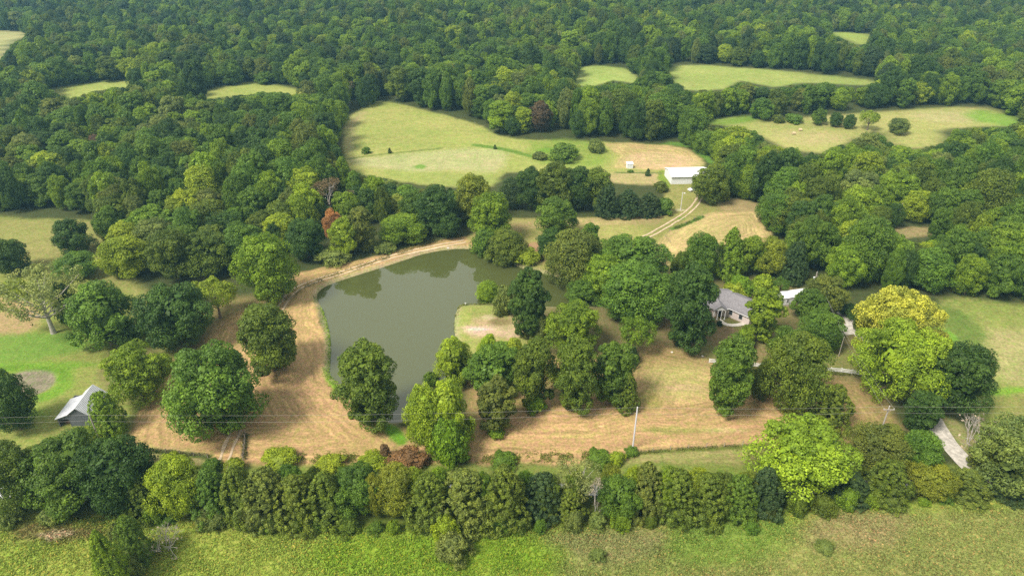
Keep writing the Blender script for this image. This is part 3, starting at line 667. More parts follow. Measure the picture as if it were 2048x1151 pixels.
# ------------------------------------------------------------------ trees one can single out: kind, u, top, foot, width, tint, label
T_HEDGE = 'trees of the roadside hedgerow'; T_YARD = 'trees of the lawn and pond side'; T_DAM = 'trees along the dam track'; T_WEST = 'trees of the neighbouring pasture'
T_MID = 'trees of the grove before the white metal barn'; T_EAST = 'trees in the far right pasture'; T_HOUSE = 'trees round the brick house'
TREES = [
 # near meadow
 ('cedar',215,1058,1190,78,'lg','young olive green cedar at the bottom edge of the weedy near meadow',None,0),
 ('cedar',262,1032,1132,74,'mg','rounded cedar just behind the young cedar of the near meadow',None,1),
 ('shrub',232,1042,1080,40,'gg','small grey green bush against the back of the two near meadow cedars',None,0),
 ('shrub',250,1105,1160,60,'gg','grey green bush at the foot of the near meadow cedars',None,1),
 ('brush',325,1056,1112,90,'gy','low heap of grey dead brush in the near meadow beside the cedars',None,0),
 ('shrub',893,1028,1092,62,'yg','upper yellow green half of the shrub pair in front of the hedgerow',None,2),
 ('shrub',905,1060,1118,84,'gg','grey green leafy shrub standing out into the near meadow before the hedgerow',None,0),
 ('shrub',1543,1003,1030,30,'gg','small round silvery shrub at the hedgerow foot below the lime tree',None,1),
 ('shrub',1652,1084,1104,44,'gg','bluish green weed clump alone in the near meadow under the lime tree',None,2),
 ('shrub',1502,1040,1064,34,'mg','low green weed clump in the near meadow left of the silvery shrub',None,2),
 ('shrub',1195,1096,1118,36,'gg','bluish weed clump at the middle of the near meadow',None,1),
 # hedgerow
 ('oak',30,880,1042,135,'ol','olive leafy tree at the left end of the hedgerow',T_HEDGE,0),
 ('oak',140,862,1044,170,'mg','broad green tree second in the hedgerow with a sunny yellow tip',T_HEDGE,1),
 ('oak',228,872,1050,150,'dg','darkest full tree near the left end of the hedgerow',T_HEDGE,2),
 ('shrub',165,866,905,90,'yg','yellow topped bush peeking over the left hedgerow trees',T_HEDGE,0),
 ('shrub',20,1002,1048,60,'gg','pale green bush at the far left foot of the hedgerow',T_HEDGE,1),
 ('shrub',100,1012,1050,56,'gg','pale green bush at the foot of the broad green hedgerow tree',T_HEDGE,2),
 ('cedar',286,948,1046,64,'cd','narrow olive cedar between the darkest tree and the yellow tree of the hedgerow',T_HEDGE,1),
 ('oak',350,908,1042,116,'yg','bright yellow green open tree in the left half of the hedgerow',T_HEDGE,3),
 ('cedar',422,930,1046,84,'mg','green cedar just right of the bright yellow green hedgerow tree',T_HEDGE,2),
 ('cedar',478,928,1054,86,'cd','olive cedar below the left fence gate in the hedgerow',T_HEDGE,0),
 ('cedar',532,922,1060,92,'ob','brown tinged cedar of the hedgerow under the striped mown field',T_HEDGE,1),
 ('cedar',592,928,1064,88,'cd','dark olive cedar in the hedgerow left of the green leafy tree',T_HEDGE,2),
 ('cedar',652,928,1056,86,'cd','last cedar before the green leafy tree in the hedgerow',T_HEDGE,0),
 ('oak',716,928,1046,106,'mg','green leafy tree in the hedgerow left of the red brown bush',T_HEDGE,1),
 ('oak',792,930,1042,100,'yo','yellowish green tree in the hedgerow under the red brown bush',T_HEDGE,4),
 ('cedar',858,934,1056,98,'cd','olive cedar in the hedgerow behind the meadow shrub pair',T_HEDGE,1),
 ('cedar',932,928,1062,108,'ob','large brown flecked cedar in the middle of the hedgerow',T_HEDGE,2),
 ('cedar',1008,930,1064,104,'cd','large olive cedar right of the brown flecked hedgerow cedar',T_HEDGE,0),
 ('cedar',1086,944,1044,76,'bl','dark bluish cedar where the hedgerow dips to show the road',T_HEDGE,1),
 ('cedar',1135,966,1044,66,'cd','short cedar beside the dead white twiggy tree of the hedgerow',T_HEDGE,2),
 ('sparse',1155,932,1004,104,'pg','thin pale grey green tree veiling the road gap in the hedgerow',T_HEDGE,0),
 ('bare',1192,962,1040,66,'gy','dead white twiggy tree in the hedgerow gap',T_HEDGE,0),
 ('oak',1240,948,1048,88,'mg','green leafy tree right of the dead white twiggy tree',T_HEDGE,2),
 ('cedar',1292,924,1042,84,'ob','rusty olive cedar of the hedgerow under the power pole',T_HEDGE,0),
 ('cedar',1350,938,1048,92,'cd','wide olive cedar in the right half of the hedgerow below the wire fence',T_HEDGE,1),
 ('cedar',1412,942,1048,92,'cd','olive cedar beside the small road gap right of the wire fence',T_HEDGE,2),
 ('cedar',1478,948,1044,76,'mg','low green cedar at the small road gap in the hedgerow',T_HEDGE,1),
 ('cedar',1530,926,1034,84,'bl','dark cedar touching the left side of the large lime tree',T_HEDGE,0),
 ('oak',1612,838,1012,196,'wl','large round lime green tree rising from the right half of the hedgerow',T_HEDGE,1),
 ('cedar',1700,946,1012,70,'bl','small dark cedar tucked under the right side of the large lime tree',T_HEDGE,1),
 ('oak',1768,846,960,142,'ob','dull green spreading tree behind the hedgerow cedar left of the driveway',T_HEDGE,3),
 ('cedar',1778,918,1012,96,'cd','shaggy olive cedar in front of the dull green spreading tree',T_HEDGE,2),
 ('oak',1836,858,965,88,'mg','light green tree at the left side of the driveway mouth',T_HEDGE,4),
 ('oak',1862,924,1008,98,'yo','yellow brown tinged hedgerow tree below the driveway mouth',T_HEDGE,2),
 ('cedar',1936,934,1004,84,'ob','brownish olive cedar in the hedgerow where the driveway meets the road',T_HEDGE,0),
 ('oak',2034,834,1012,160,'gg','big grey green tree at the right end of the hedgerow',T_HEDGE,0),
 ('cedar',2042,930,1010,76,'bl','dark cedar at the right frame edge of the hedgerow',T_HEDGE,1),
 ('brush',1955,830,905,92,'gy','bare grey twiggy bush beside the driveway mouth',None,0),
 ('shrub',1975,892,950,60,'yo','yellowish bush right of the driveway mouth under the bare grey bush',T_HEDGE,1),
 ('shrub',262,902,945,62,'mg','green bush at the lower left corner of the mown field',T_HEDGE,2),
 ('shrub',338,908,944,62,'yg','yellow bush by the roadside left of the field gate ruts',T_HEDGE,0),
 ('shrub',425,916,944,44,'mg','small green bush left of the field gate ruts',T_HEDGE,1),
 ('shrub',470,914,944,44,'yg','small yellow green bush right of the field gate ruts',T_HEDGE,2),
 ('shrub',560,910,940,86,'yg','low yellow green brambles along the verge under the striped mown field',T_HEDGE,0),
 ('shrub',660,912,940,66,'yg','low brambles on the verge right of the striped mown field',T_HEDGE,1),
 ('shrub',742,908,936,66,'yg','low yellow green bush left of the red brown bush',T_HEDGE,2),
 ('shrub',808,896,940,92,'rb','red brown leafless looking bush on the verge below the pond',None,0),
 ('shrub',768,886,918,26,'br','small brown thicket left of the red brown bush',None,1),
 ('shrub',1005,910,935,60,'mg','small green bush on the verge right of the lime willows',T_HEDGE,1),
 ('shrub',1235,902,930,38,'yg','bright yellow green bush at the wire fence below the power pole',T_HEDGE,2),
 ('shrub',1262,893,912,34,'mg','dark green bush at the foot of the power pole',None,0),
 ('shrub',1195,905,930,60,'mg','low green bush on the verge left of the power pole',T_HEDGE,1),
 # left pasture
 ('cedar',209,782,872,74,'lg','rounded green cedar at the right side of the grey barn',T_WEST,1),
 ('oak',18,738,872,100,'dg','dark tree at the left edge level with the grey barn',T_WEST,2),
 ('oak',272,680,822,130,'lg','yellow topped green tree above the grey barn',T_WEST,0),
 ('oak',427,684,890,186,'mg','big spreading oak at the left side of the mown field',T_YARD,1),
 ('upright',536,598,760,124,'ol','solitary olive oak standing on the mown field left of the pond',T_YARD,0),
 ('upright',736,684,864,126,'ol','solitary dark oak at the lower left shore of the pond',T_YARD,1),
 ('oak',140,432,520,78,'dg','dark tree in the middle of the small left field',T_WEST,0),
 ('oak',245,466,566,98,'yg','bright yellow green tree at the right of the small left field',T_WEST,4),
 ('oak',152,498,564,92,'mg','low green tree below the dark tree of the small left field',T_WEST,3),
 ('oak',14,472,560,78,'dg','dark tree cut by the left edge in the small left field',T_WEST,2),
 ('sparse',84,540,672,158,'pg','thin pale tree with a visible forked grey trunk in the left pasture',None,0),
 ('willow',205,553,712,150,'mg','soft rounded green tree right of the thin pale tree',T_WEST,0),
 ('oak',352,558,708,142,'dg','dark spreading tree right of the soft rounded tree',T_WEST,2),
 ('sparse',430,543,640,108,'yg','lime green flat topped tree with a bare trunk above the mown field',None,1),
 ('oak',536,462,622,122,'vg','vivid green dense tree at the bend of the dam track',T_DAM,3),
 ('oak',480,440,540,95,'mg','green tree behind the vivid green tree at the bend',T_DAM,2),
 ('oak',415,455,560,105,'ol','olive tree left of the vivid green tree at the bend',T_DAM,1),
 ('oak',345,450,572,100,'ol','olive tree right of the bright yellow green pasture tree',T_WEST,0),
 ('oak',300,405,500,100,'lg','lit green tree above the bright yellow green pasture tree',T_WEST,1),
 ('shrub',30,555,600,60,'yg','pale bush beside the left edge above the bare soil',T_WEST,1),
 ('shrub',130,560,650,60,'dg','dark bush behind the fork of the thin pale tree',T_WEST,0),
 # pond side
 ('willow',905,668,772,86,'wl','lime willow leaning over the right shore of the pond',T_YARD,0),
 ('willow',848,764,900,92,'wl','tall lime willow at the lower end of the pond',T_YARD,1),
 ('willow',896,752,898,96,'wl','twin lime willow right beside the tall lime willow',T_YARD,0),
 ('shrub',895,832,928,88,'vg','vine covered bright green mound before the lime willows',T_YARD,2),
 ('shrub',862,740,775,40,'mg','small blue green bush on top of the pond end',T_YARD,0),
 ('upright',984,686,800,104,'mg','smooth green tree between the shore willow and the lawn row',T_YARD,3),
 ('upright',990,752,872,84,'ob','brown flecked small oak at the lower left of the lawn row',T_YARD,2),
 ('upright',1069,672,826,86,'ol','second tree of the lawn row with a gap of grass to its right',T_YARD,0),
 ('upright',1152,674,834,90,'ol','tallest knobbly tree of the lawn row',T_YARD,1),
 ('upright',1224,680,815,86,'mg','right hand round topped tree of the lawn row',T_YARD,3),
 ('cedar',1256,744,824,56,'cd','pointed cedar at the right end of the lawn row',T_YARD,0),
 ('shrub',1070,785,826,44,'vg','bright sprouts round the foot of the second lawn row tree',None,1),
 ('shrub',990,850,876,40,'vg','bright sprouts round the foot of the brown flecked small oak',None,2),
 ('upright',1060,533,690,84,'dg','tall dark tree at the edge of the sandy point',T_YARD,2),
 ('oak',976,560,612,50,'lg','small round lime tree on the sandy point of the pond',T_YARD,4),
 ('shrub',1010,566,632,52,'gg','grey green bush beside the small round lime tree',T_YARD,1),
 ('willow',978,664,730,46,'wl','small lime sapling behind the smooth green tree',T_YARD,1),
 ('willow',1028,672,740,56,'yg','yellow green sapling behind the lawn row',T_YARD,0),
 ('shrub',1078,628,690,56,'gg','grey green bush right of the tall dark tree',T_YARD,0),
 ('oak',1150,596,712,112,'lg','yellow green broad tree behind the lawn row',T_YARD,0),
 ('oak',1165,556,620,70,'mg','small green tree above the yellow green broad tree',T_YARD,1),
 ('sparse',1272,624,712,84,'lg','light green leaning tree on the bare lawn right of the grove',T_YARD,1),
 ('shrub',1264,690,732,40,'bl','dark bush under the light green leaning tree',T_YARD,0),
 ('oak',1262,462,590,150,'mg','large tree at the top of the central grove',T_YARD,2),
 ('oak',1208,500,612,110,'lg','sunlit tree on the left side of the central grove',T_YARD,0),
 ('oak',1268,522,660,160,'mg','largest front tree of the central grove',T_YARD,3),
 ('upright',1381,528,712,106,'dg','tall dark tree left of the brick house',T_HOUSE,1),
 ('upright',1335,540,630,60,'mg','green tree squeezed between the grove and the tall dark house tree',T_HOUSE,2),
 ('oak',1146,455,590,116,'ob','brownish tree by the narrow end of the pond',T_YARD,4),
 ('upright',1178,444,520,44,'mg','slim tree poking above the brownish pond end tree',T_YARD,3),
 ('oak',1112,390,488,84,'mg','two tiered tree in front of the strip field',T_YARD,1),
 ('oak',1100,452,528,60,'dg','dark lower tier tree under the two tiered tree',T_YARD,2),
 ('oak',985,376,496,92,'lg','lit tree at the upper right corner of the pond',T_DAM,0),
 ('shrub',968,450,514,64,'mg','dark overhanging bush at the upper right corner of the pond',T_DAM,1),
 ('willow',1012,452,534,92,'ol','drooping olive bush over the upper pond shore',T_DAM,1),
 ('shrub',1050,495,530,70,'yg','pale grass like bush on the bank above the pond arm',T_DAM,0),
 ('oak',1404,458,566,76,'mg','green tree at the lower edge of the curved mown field',T_HOUSE,3),
 ('cedar',1462,452,560,70,'lg','pointed light green tree above the brick house',T_HOUSE,0),
 ('upright',1500,468,556,64,'lg','bushy light green tree right of the pointed one above the house',T_HOUSE,0),
 ('oak',1545,470,560,66,'yo','golden tinged tree above the brick house',T_HOUSE,4),
 ('cedar',1592,472,570,60,'bl','blackish blue cedar by the right side of the golden tinged tree',T_HOUSE,2),
 ('shrub',1362,500,552,40,'ol','olive bush at the foot of the field track',T_HOUSE,2),
 ('upright',1526,568,692,76,'lg','tall green tree before the right end of the brick house',T_HOUSE,2),
 ('oak',1622,574,655,74,'mg','round green tree in front of the white trailer',T_HOUSE,1),
 ('oak',1642,616,706,94,'mg','dense round tree left of the driveway turn',T_HOUSE,2),
 ('oak',1597,655,836,142,'ol','big knobbly tree standing before the white fence',T_HOUSE,3),
 ('oak',1575,650,760,80,'mg','upper left mate of the big knobbly tree',T_HOUSE,4),
 ('cedar',1666,768,860,96,'cd','low dark cedar at the right foot of the big knobbly tree',T_HOUSE,1),
 ('upright',1462,668,842,102,'mg','tall tree at the left end of the white fence',T_HOUSE,0),
 ('shrub',1488,655,700,44,'lg','small green bush behind the tall fence tree',T_HOUSE,1),
 ('oak',1524,728,806,52,'ol','small dark tree between the two big fence trees',T_HOUSE,2),
 ('wide',1796,572,730,178,'ye','large golden yellow tree right of the driveway',None,0),
 ('wide',1806,636,808,196,'wl','large lime tree in front of the golden yellow tree',T_HOUSE,1),
 ('oak',1926,678,838,140,'dg','large dark green tree beside the right hand meadow',T_HOUSE,0),
 ('upright',1850,784,868,70,'dg','small dark tree beside the pale driveway',T_HOUSE,1),
 ('shrub',1480,546,592,56,'vg','green bush behind the roof of the brick house',T_HOUSE,2),
 ('shrub',1530,545,590,60,'yg','yellow green bush right behind the brick house roof',T_HOUSE,0),
 ('shrub',1470,562,600,50,'yg','yellow green bush touching the back of the house roof',T_HOUSE,1),
 ('sparse',1562,548,592,44,'mg','thin airy tree on the small back lawn',T_HOUSE,1),
 ('oak',1650,545,640,80,'ob','shaded tree by the transformer pole',T_HOUSE,2),
 ('oak',1700,605,640,40,'dg','dark sapling behind the golden yellow tree',T_HOUSE,1),
 ('shrub',1722,612,664,36,'ol','scrubby bush on the left of the golden yellow tree',T_HOUSE,2),
 ('shrub',1416,560,620,60,'mg','bush behind the tall dark house tree',T_HOUSE,0),
 # grove and dam
 ('oak',1425,323,418,78,'ol','solitary tree hiding the right end of the white metal barn',None,2),
 ('shrub',1448,372,404,24,'yg','yellow green bush at the right foot of the solitary barn tree',None,0),
 ('oak',1062,328,428,78,'dg','left dark tree of the grove before the metal barn',T_MID,0),
 ('oak',1108,318,432,86,'ol','second tree of the grove before the metal barn',T_MID,1),
 ('oak',1152,326,430,88,'dg','middle tall tree of the grove before the metal barn',T_MID,2),
 ('oak',1196,330,430,78,'ol','right tall tree of the grove before the metal barn',T_MID,3),
 ('oak',1024,352,424,56,'bl','low bluish tree at the left foot of the grove',T_MID,4),
 ('cedar',1215,368,438,54,'bl','first low dark tree on the right wing of the grove',T_MID,1),
 ('cedar',1256,372,438,62,'bl','second low dark tree on the right wing of the grove',T_MID,2),
 ('cedar',1298,384,436,60,'bl','third low dark tree on the right wing of the grove',T_MID,1),
 ('shrub',1330,392,432,44,'mg','green bush at the right tip of the grove',T_MID,0),
 ('oak',870,366,476,92,'dg','tall dark tree beside the dam with a low skirt',T_DAM,1),
 ('oak',896,418,482,58,'dg','dark low tree at the foot of the tall dark dam tree',T_DAM,2),
 ('oak',945,344,456,86,'yo','rusty yellow topped tree near the head of the dam track',T_DAM,3),
 ('oak',800,424,498,96,'lg','bright green broad tree along the dam track',T_DAM,4),
 ('oak',796,384,452,58,'ye','yellow crowned tree behind the dam track',T_DAM,0),
 ('upright',722,410,512,56,'ob','narrow bronze green tree along the dam track',T_DAM,1),
 ('oak',688,430,520,66,'yg','yellow green tree next to the small orange tree',T_DAM,1),
 ('oak',664,414,490,42,'org','small orange red autumn tree above the dam track',None,2),
 ('oak',612,430,528,84,'dg','dark tree left of the small orange tree',T_DAM,3),
 ('bare',658,352,440,96,'br','bare grey brown tree in the wood above the small orange tree',None,1),
 ('shrub',665,505,533,74,'gg','grey green bushes at the outer edge of the dam track',T_DAM,1),
 ('shrub',770,478,506,50,'gg','low bush between the bright green tree and the dam track',T_DAM,2),
 ('oak',762,352,420,84,'gg','soft grey green tree under the hay field edge',T_DAM,2),
 ('oak',736,372,450,60,'dg','dark tree behind the narrow bronze green tree',T_DAM,0),
 ('oak',826,380,460,60,'mg','green tree between the yellow crowned and tall dark dam trees',T_DAM,1),
 ('oak',920,380,440,50,'mg','green tree behind the rusty yellow topped tree',T_DAM,2),
 # hay field bits
 ('shrub',733,292,309,20,'mg','lone bush in the left part of the upper hay field',None,0),
 ('cedar',779,295,307,9,'dg','tiny cedar right of the lone hay field bush',None,0),
 ('cedar',990,289,299,8,'dg','tiny cedar in the middle of the upper hay field',None,1),
 ('shrub',1125,281,326,70,'mg','big soft bush at the right of the upper hay field',None,1),
 ('shrub',1078,300,322,34,'gg','low bush left of the big soft hay field bush',None,2),
 ('shrub',1190,273,308,40,'gg','round bush right of the big soft hay field bush',None,2),
 ('cedar',1296,336,353,13,'dg','small pointed cedar left of the white metal barn',None,0),
 ('shrub',1262,340,346,14,'mg','weeds at the foot of the small white box shed',None,0),
 ('shrub',1322,360,386,30,'ob','brown weedy bush left of the white metal barn',None,1),
 # right pasture
 ('oak',1525,192,246,46,'mg','round lone tree at the left of the far right pasture',T_EAST,1),
 ('shrub',1588,224,250,44,'mg','low bush right of the round lone pasture tree',T_EAST,0),
 ('shrub',1556,226,248,26,'ol','tiny bush beside the round lone pasture tree',T_EAST,1),
 ('oak',1640,214,254,34,'mg','first tree of the small clump in the far right pasture',T_EAST,0),
 ('oak',1672,222,258,28,'dg','middle dark tree of the small clump in the far right pasture',T_EAST,2),
 ('oak',1698,226,261,26,'dg','right dark tree of the small clump in the far right pasture',T_EAST,3),
 ('sparse',1740,213,262,46,'yg','yellowish see through tree in the far right pasture',T_EAST,1),
 ('oak',1798,232,274,42,'gg','grey green tree alone right of the see through tree',T_EAST,4),
 ('oak',1470,245,320,84,'yg','lit yellow green tree right of the upper tan field',T_EAST,0),
 ('oak',1415,255,315,60,'mg','green tree between the upper tan field and the far right pasture',T_EAST,3),
 # landmarks in the far wood
 ('sparse',258,105,164,60,'yg','yellow tree with a white trunk at the far left field edge',None,1),
 ('sparse',305,92,166,52,'yg','tall yellow tree with a pale trunk at the far left field edge',None,0),
 ('oak',330,105,168,50,'yo','yellow green tree right of the pale trunked far trees',None,1),
 ('oak',1082,198,270,52,'bd','dark reddish brown tree in the wood behind the hay field',None,2),
 ('oak',195,265,320,44,'rd','reddish brown tree in the left wood',None,0),
 ('bare',697,160,210,50,'br','bare grey tree at the top left corner of the hay field',None,0),
]
for (k, u, vt, vb, w, tint, lab, grp, var) in TREES:
    tree_px(k, u, vt, vb, w, tint, lab, grp, var, skirt=.12 if k in ('cedar', 'shrub') else (.04 if k in ('sparse', 'bare') else .16))

gh = np.random.default_rng(9)
for u in np.linspace(240, 1900, 34):
    u = u+gh.uniform(-18, 18); base = float(np.interp(u, [0, 250, 430, 700, 1050, 1300, 1550, 1700, 2048], [1046, 1046, 1054, 1064, 1064, 1050, 1034, 1014, 1006])); w = gh.uniform(26, 58)
    if 850 < u < 950 or 1520 < u < 1570: continue
    tree_px('shrub', u, base-w*gh.uniform(.5, .95), base+gh.uniform(-4, 6), w, ('mg', 'ol', 'lg', 'gg')[int(gh.integers(4))], 'low tangled bush growing at the sunny foot of the roadside hedgerow', 'low bushes at the foot of the hedgerow', skirt=.12)
for u in list(np.linspace(290, 1500, 22)):
    u = u+gh.uniform(-20, 20); w = gh.uniform(44, 72); top = gh.uniform(926, 946)
    tree_px('oak', u, top, top+gh.uniform(70, 90), w, ('lg', 'mg', 'yg', 'ol', 'yo')[int(gh.integers(5))], 'slender leafy sapling growing up between the cedars of the roadside hedgerow', 'saplings between the hedgerow cedars', skirt=.1)

# ------------------------------------------------------------------ the woods
low = np.array(LOW_EDGE, float)
def woods():
    g = np.random.default_rng(77); pts = []
    y = 150.0
    while y < 1250:
        sp = 7.5+.0015*(y-150); half = y*.88+90
        n = int(2*half/sp)
        for i in range(n):
            pts.append((-half+i*sp+g.uniform(-.38, .38)*sp+(int(y/sp) % 2)*sp*.5, y+g.uniform(-.4, .4)*sp))
        y += sp*.93
    P = np.array(pts); X, Y = P[:, 0], P[:, 1]; Z = height(X, Y)
    N = len(X)
    r = g.random(N)
    W = np.clip(g.normal(10.6, 2.7, N), 5.5, 18); Hh = np.clip(g.normal(14.6, 2.6, N), 8, 21)+(fbm(X, Y, 45, 5)-.5)*12; W *= 1-.14*smooth(350, 550, Y)
    U, V = project(X, Y, Z)
    keep = V < np.interp(U, low[:, 0], low[:, 1])
    keep &= (U > -260) & (U < 2310)
    fit = np.zeros(N)
    for f in (1.0, .8, .64, .5, .38):
        bad = np.zeros(N, bool)
        for fr in np.linspace(0, 1, 8):
            for du in (-.46, -.3, -.15, 0, .15, .3, .46):
                sc = math.sqrt(max(0, 1-(2*fr-.9)**2))*.95+.05
                uu, vv = project(X+W*f*du*sc, Y, Z+Hh*f*fr)
                for q in V_FIELDS: bad |= inpoly(uu, vv, q)
        fit = np.where((fit == 0) & ~bad, f, fit)
    keep &= fit > 0; W = W*np.where(fit > 0, fit, 1)**.7; Hh = Hh*np.where(fit > 0, fit, 1)
    for fr in (0.0, .25):          # keep the ground right behind each meadow edge free as well
        uu, vv = project(X, Y-W*.45, Z)
        for q in V_FIELDS: keep &= ~inpoly(uu, vv, q)
    for (hx, hy, hw) in HAND: keep &= np.hypot(X-hx, Y-hy) > (hw+W)*.27
    X, Y, Z, W, Hh, U, V, r = [a[keep] for a in (X, Y, Z, W, Hh, U, V, r)]
    patch = fbm(X, Y, 70, 13); r2 = g.random(len(X))
    names = []
    for i in range(len(X)):
        p = patch[i]; q = r[i]
        if V[i] > 230 and U[i] > 1430:      # right wood is brighter
            t = 'lg' if q < .30 else 'yg' if q < .38 else 'mg' if q < .68 else 'ol' if q < .8 else 'dg' if q < .93 else 'gg'
        elif V[i] > 190:
            t = 'lg' if q < .20+.3*(p-.5) else 'yg' if q < .25 else 'mg' if q < .55 else 'ol' if q < .68 else 'dg' if q < .88 else 'gg' if q < .95 else 'ob'
        else:
            t = 'lg' if q < .15 else 'yg' if q < .18 else 'mg' if q < .48 else 'ol' if q < .60 else 'dg' if q < .80 else 'bl' if q < .9 else 'gg' if q < .97 else 'ob'
        names.append(t)
    return X, Y, Z, W, Hh, U, V, np.array(names), g
X, Y, Z, W, Hh, U, V, TN, g = woods()
size = W*ppm(X, Y, Z+Hh)
UT, VT = project(X, Y, Z+Hh*.8)
inview = (UT > -20) & (UT < 2068) & (VT > -10)
order = np.argsort(-np.where(inview, size, -1))
N_IND = 150
ind = set(order[:N_IND].tolist())
ADJ = dict(dg='dark green', mg='mid green', lg='bright green', yg='yellow green', ol='olive green', gg='grey green', bl='bluish green', ob='bronze tinged')
def region(u, v):
    if u < 600: return 'left of the hay field'
    if u < 1000: return 'between the dam and the hay field'
    if u < 1420: return 'behind the hay field'
    return 'right of the metal barn'
for i in sorted(ind, key=lambda k: Y[k]):
    w, h = W[i], Hh[i]; t = TN[i]; reg = region(U[i], V[i])
    plant('upright' if h/w > 1.75 else 'oak', X[i], Y[i], Z[i], w, h, TINT[t], f'{ADJ[t]} tree packed in the dense wood {reg}', f'{ADJ[t]} trees in the wood {reg}')
rest = [i for i in range(len(X)) if i not in ind]
me = bpy.data.meshes.new('distant_wood'); me.from_pydata([(X[i], Y[i], Z[i]) for i in rest], [], []); me.update()
srcs = ['oak', 'oak', 'oak', 'oak', 'oak', 'upright', 'upright']
SRC = []
seen = set()
for o in COL.objects:
    if o.parent and o.type == 'MESH' and o.data.name not in seen and o.data in [q[0] for q in KIND['oak']+KIND['upright'][:2]]:
        seen.add(o.data.name); SRC.append(o)
pick = g.integers(0, len(SRC), len(rest)).astype(np.int32)
scl = np.zeros((len(rest), 3)); rot = np.zeros((len(rest), 3)); tin = np.zeros((len(rest), 4)); tin[:, 3] = 1
for k, i in enumerate(rest):
    up = SRC[pick[k]].data in [q[0] for q in KIND['upright']]; rw, rh = REF['upright' if up else 'oak']
    scl[k] = (W[i]*1.05/rw, W[i]*1.05/rw, Hh[i]/rh); rot[k, 2] = g.uniform(0, 6.28); tin[k, :3] = np.array(TINT[TN[i]])*g.uniform(.88, 1.12)
def pa(nm, typ, key, arr):
    a = me.attributes.new(nm, typ, 'POINT'); a.data.foreach_set(key, np.ascontiguousarray(arr).ravel())
pa('pick', 'INT', 'value', pick); pa('scl', 'FLOAT_VECTOR', 'vector', scl.astype(np.float32)); pa('rot', 'FLOAT_VECTOR', 'vector', rot.astype(np.float32)); pa('tint', 'FLOAT_COLOR', 'color', tin.astype(np.float32))
wood = tag(link('distant_wood', me), kind='stuff')
ng = bpy.data.node_groups.new('wood', 'GeometryNodeTree'); ng.interface.new_socket('Geometry', in_out='INPUT', socket_type='NodeSocketGeometry'); ng.interface.new_socket('Geometry', in_out='OUTPUT', socket_type='NodeSocketGeometry')
gi, go = ng.nodes.new('NodeGroupInput'), ng.nodes.new('NodeGroupOutput')
g2i = ng.nodes.new('GeometryNodeGeometryToInstance'); iop = ng.nodes.new('GeometryNodeInstanceOnPoints'); m2p = ng.nodes.new('GeometryNodeMeshToPoints')
for o in reversed(SRC):
    oi = ng.nodes.new('GeometryNodeObjectInfo'); oi.inputs['Object'].default_value = o; oi.transform_space = 'ORIGINAL'; ng.links.new(oi.outputs['Geometry'], g2i.inputs[0])
def na(nm, typ):
    q = ng.nodes.new('GeometryNodeInputNamedAttribute'); q.data_type = typ; q.inputs[0].default_value = nm; return q.outputs[0]
iop.inputs['Pick Instance'].default_value = True
ng.links.new(gi.outputs[0], m2p.inputs[0]); ng.links.new(m2p.outputs[0], iop.inputs['Points']); ng.links.new(g2i.outputs[0], iop.inputs['Instance'])
ng.links.new(na('pick', 'INT'), iop.inputs['Instance Index']); ng.links.new(na('scl', 'FLOAT_VECTOR'), iop.inputs['Scale'])
e2r = ng.nodes.new('FunctionNodeEulerToRotation'); ng.links.new(na('rot', 'FLOAT_VECTOR'), e2r.inputs[0]); ng.links.new(e2r.outputs[0], iop.inputs['Rotation'])
ng.links.new(iop.outputs[0], go.inputs[0])
md = wood.modifiers.new('wood', 'NODES'); md.node_group = ng
print('wood trees', len(rest), 'hand', len(TREES), 'src', len(SRC))

# ------------------------------------------------------------------ weeds of the near meadow
def weeds(name, boxes, mat, n, size, seed):
    g = np.random.default_rng(seed); V = []; T = []; C = []
    x = g.uniform(boxes[0], boxes[1], n); y = g.uniform(boxes[2], boxes[3], n)
    U_, V_ = project(x, y, np.zeros(n)); ok = (V_ > np.interp(U_, [-400, 250, 430, 700, 1050, 1300, 1550, 1700, 2000, 2600], [1030, 1036, 1040, 1052, 1052, 1038, 1020, 1006, 997, 990])) & (V_ < 1800)
    ok &= g.random(n) < .25+1.1*fbm(x, y, 3.5, 5)**1.3
    x, y = x[ok], y[ok]; n = len(x); z = ground_z(x, y)
    c = ground_color(x, y); big = fbm(x, y, 5, 17)
    k = 4; X4, Y4, Z4 = np.repeat(x, k), np.repeat(y, k), np.repeat(z, k); s = size*np.repeat(.5+1.2*big, k)*g.uniform(.5, 1.3, n*k)
    cen = np.stack([X4+g.normal(0, .16, n*k), Y4+g.normal(0, .16, n*k), Z4+s*.55], 1)
    nor = unit(g.normal(0, 1, (n*k, 3))*np.array([1, 1, .4])+np.array([0, 0, .9])); v, f = leaves(cen, nor, s*.55, g, .5, .35)
    col_ = np.repeat(np.repeat(c, k, 0)*1.12*g.uniform(.75, 1.28, (n*k, 1))*np.where(g.random((n*k, 1)) < .12, np.array([[1.5, 1.15, 1.2]]), np.array([[.86, 1.04, .9]])), 4, 0)
    m = mesh_from(name, v, f, False, mat); a = m.attributes.new('landcolor', 'FLOAT_COLOR', 'POINT'); a.data.foreach_set('color', np.concatenate([col_, np.ones((len(col_), 1))], 1).astype(np.float32).ravel())
    return tag(link(name, m), kind='stuff')
def weed_mat():
    m, n, l, o = mat_new('meadow_weed'); a = n.new('ShaderNodeAttribute'); a.attribute_name = 'landcolor'
    d = n.new('ShaderNodeBsdfDiffuse'); t = n.new('ShaderNodeBsdfTranslucent'); x = n.new('ShaderNodeMixShader'); x.inputs[0].default_value = .3
    l.new(a.outputs['Color'], d.inputs[0]); l.new(a.outputs['Color'], t.inputs[0]); l.new(d.outputs[0], x.inputs[1]); l.new(t.outputs[0], x.inputs[2]); l.new(x.outputs[0], o.inputs[0]); return m
M_WEED = weed_mat()
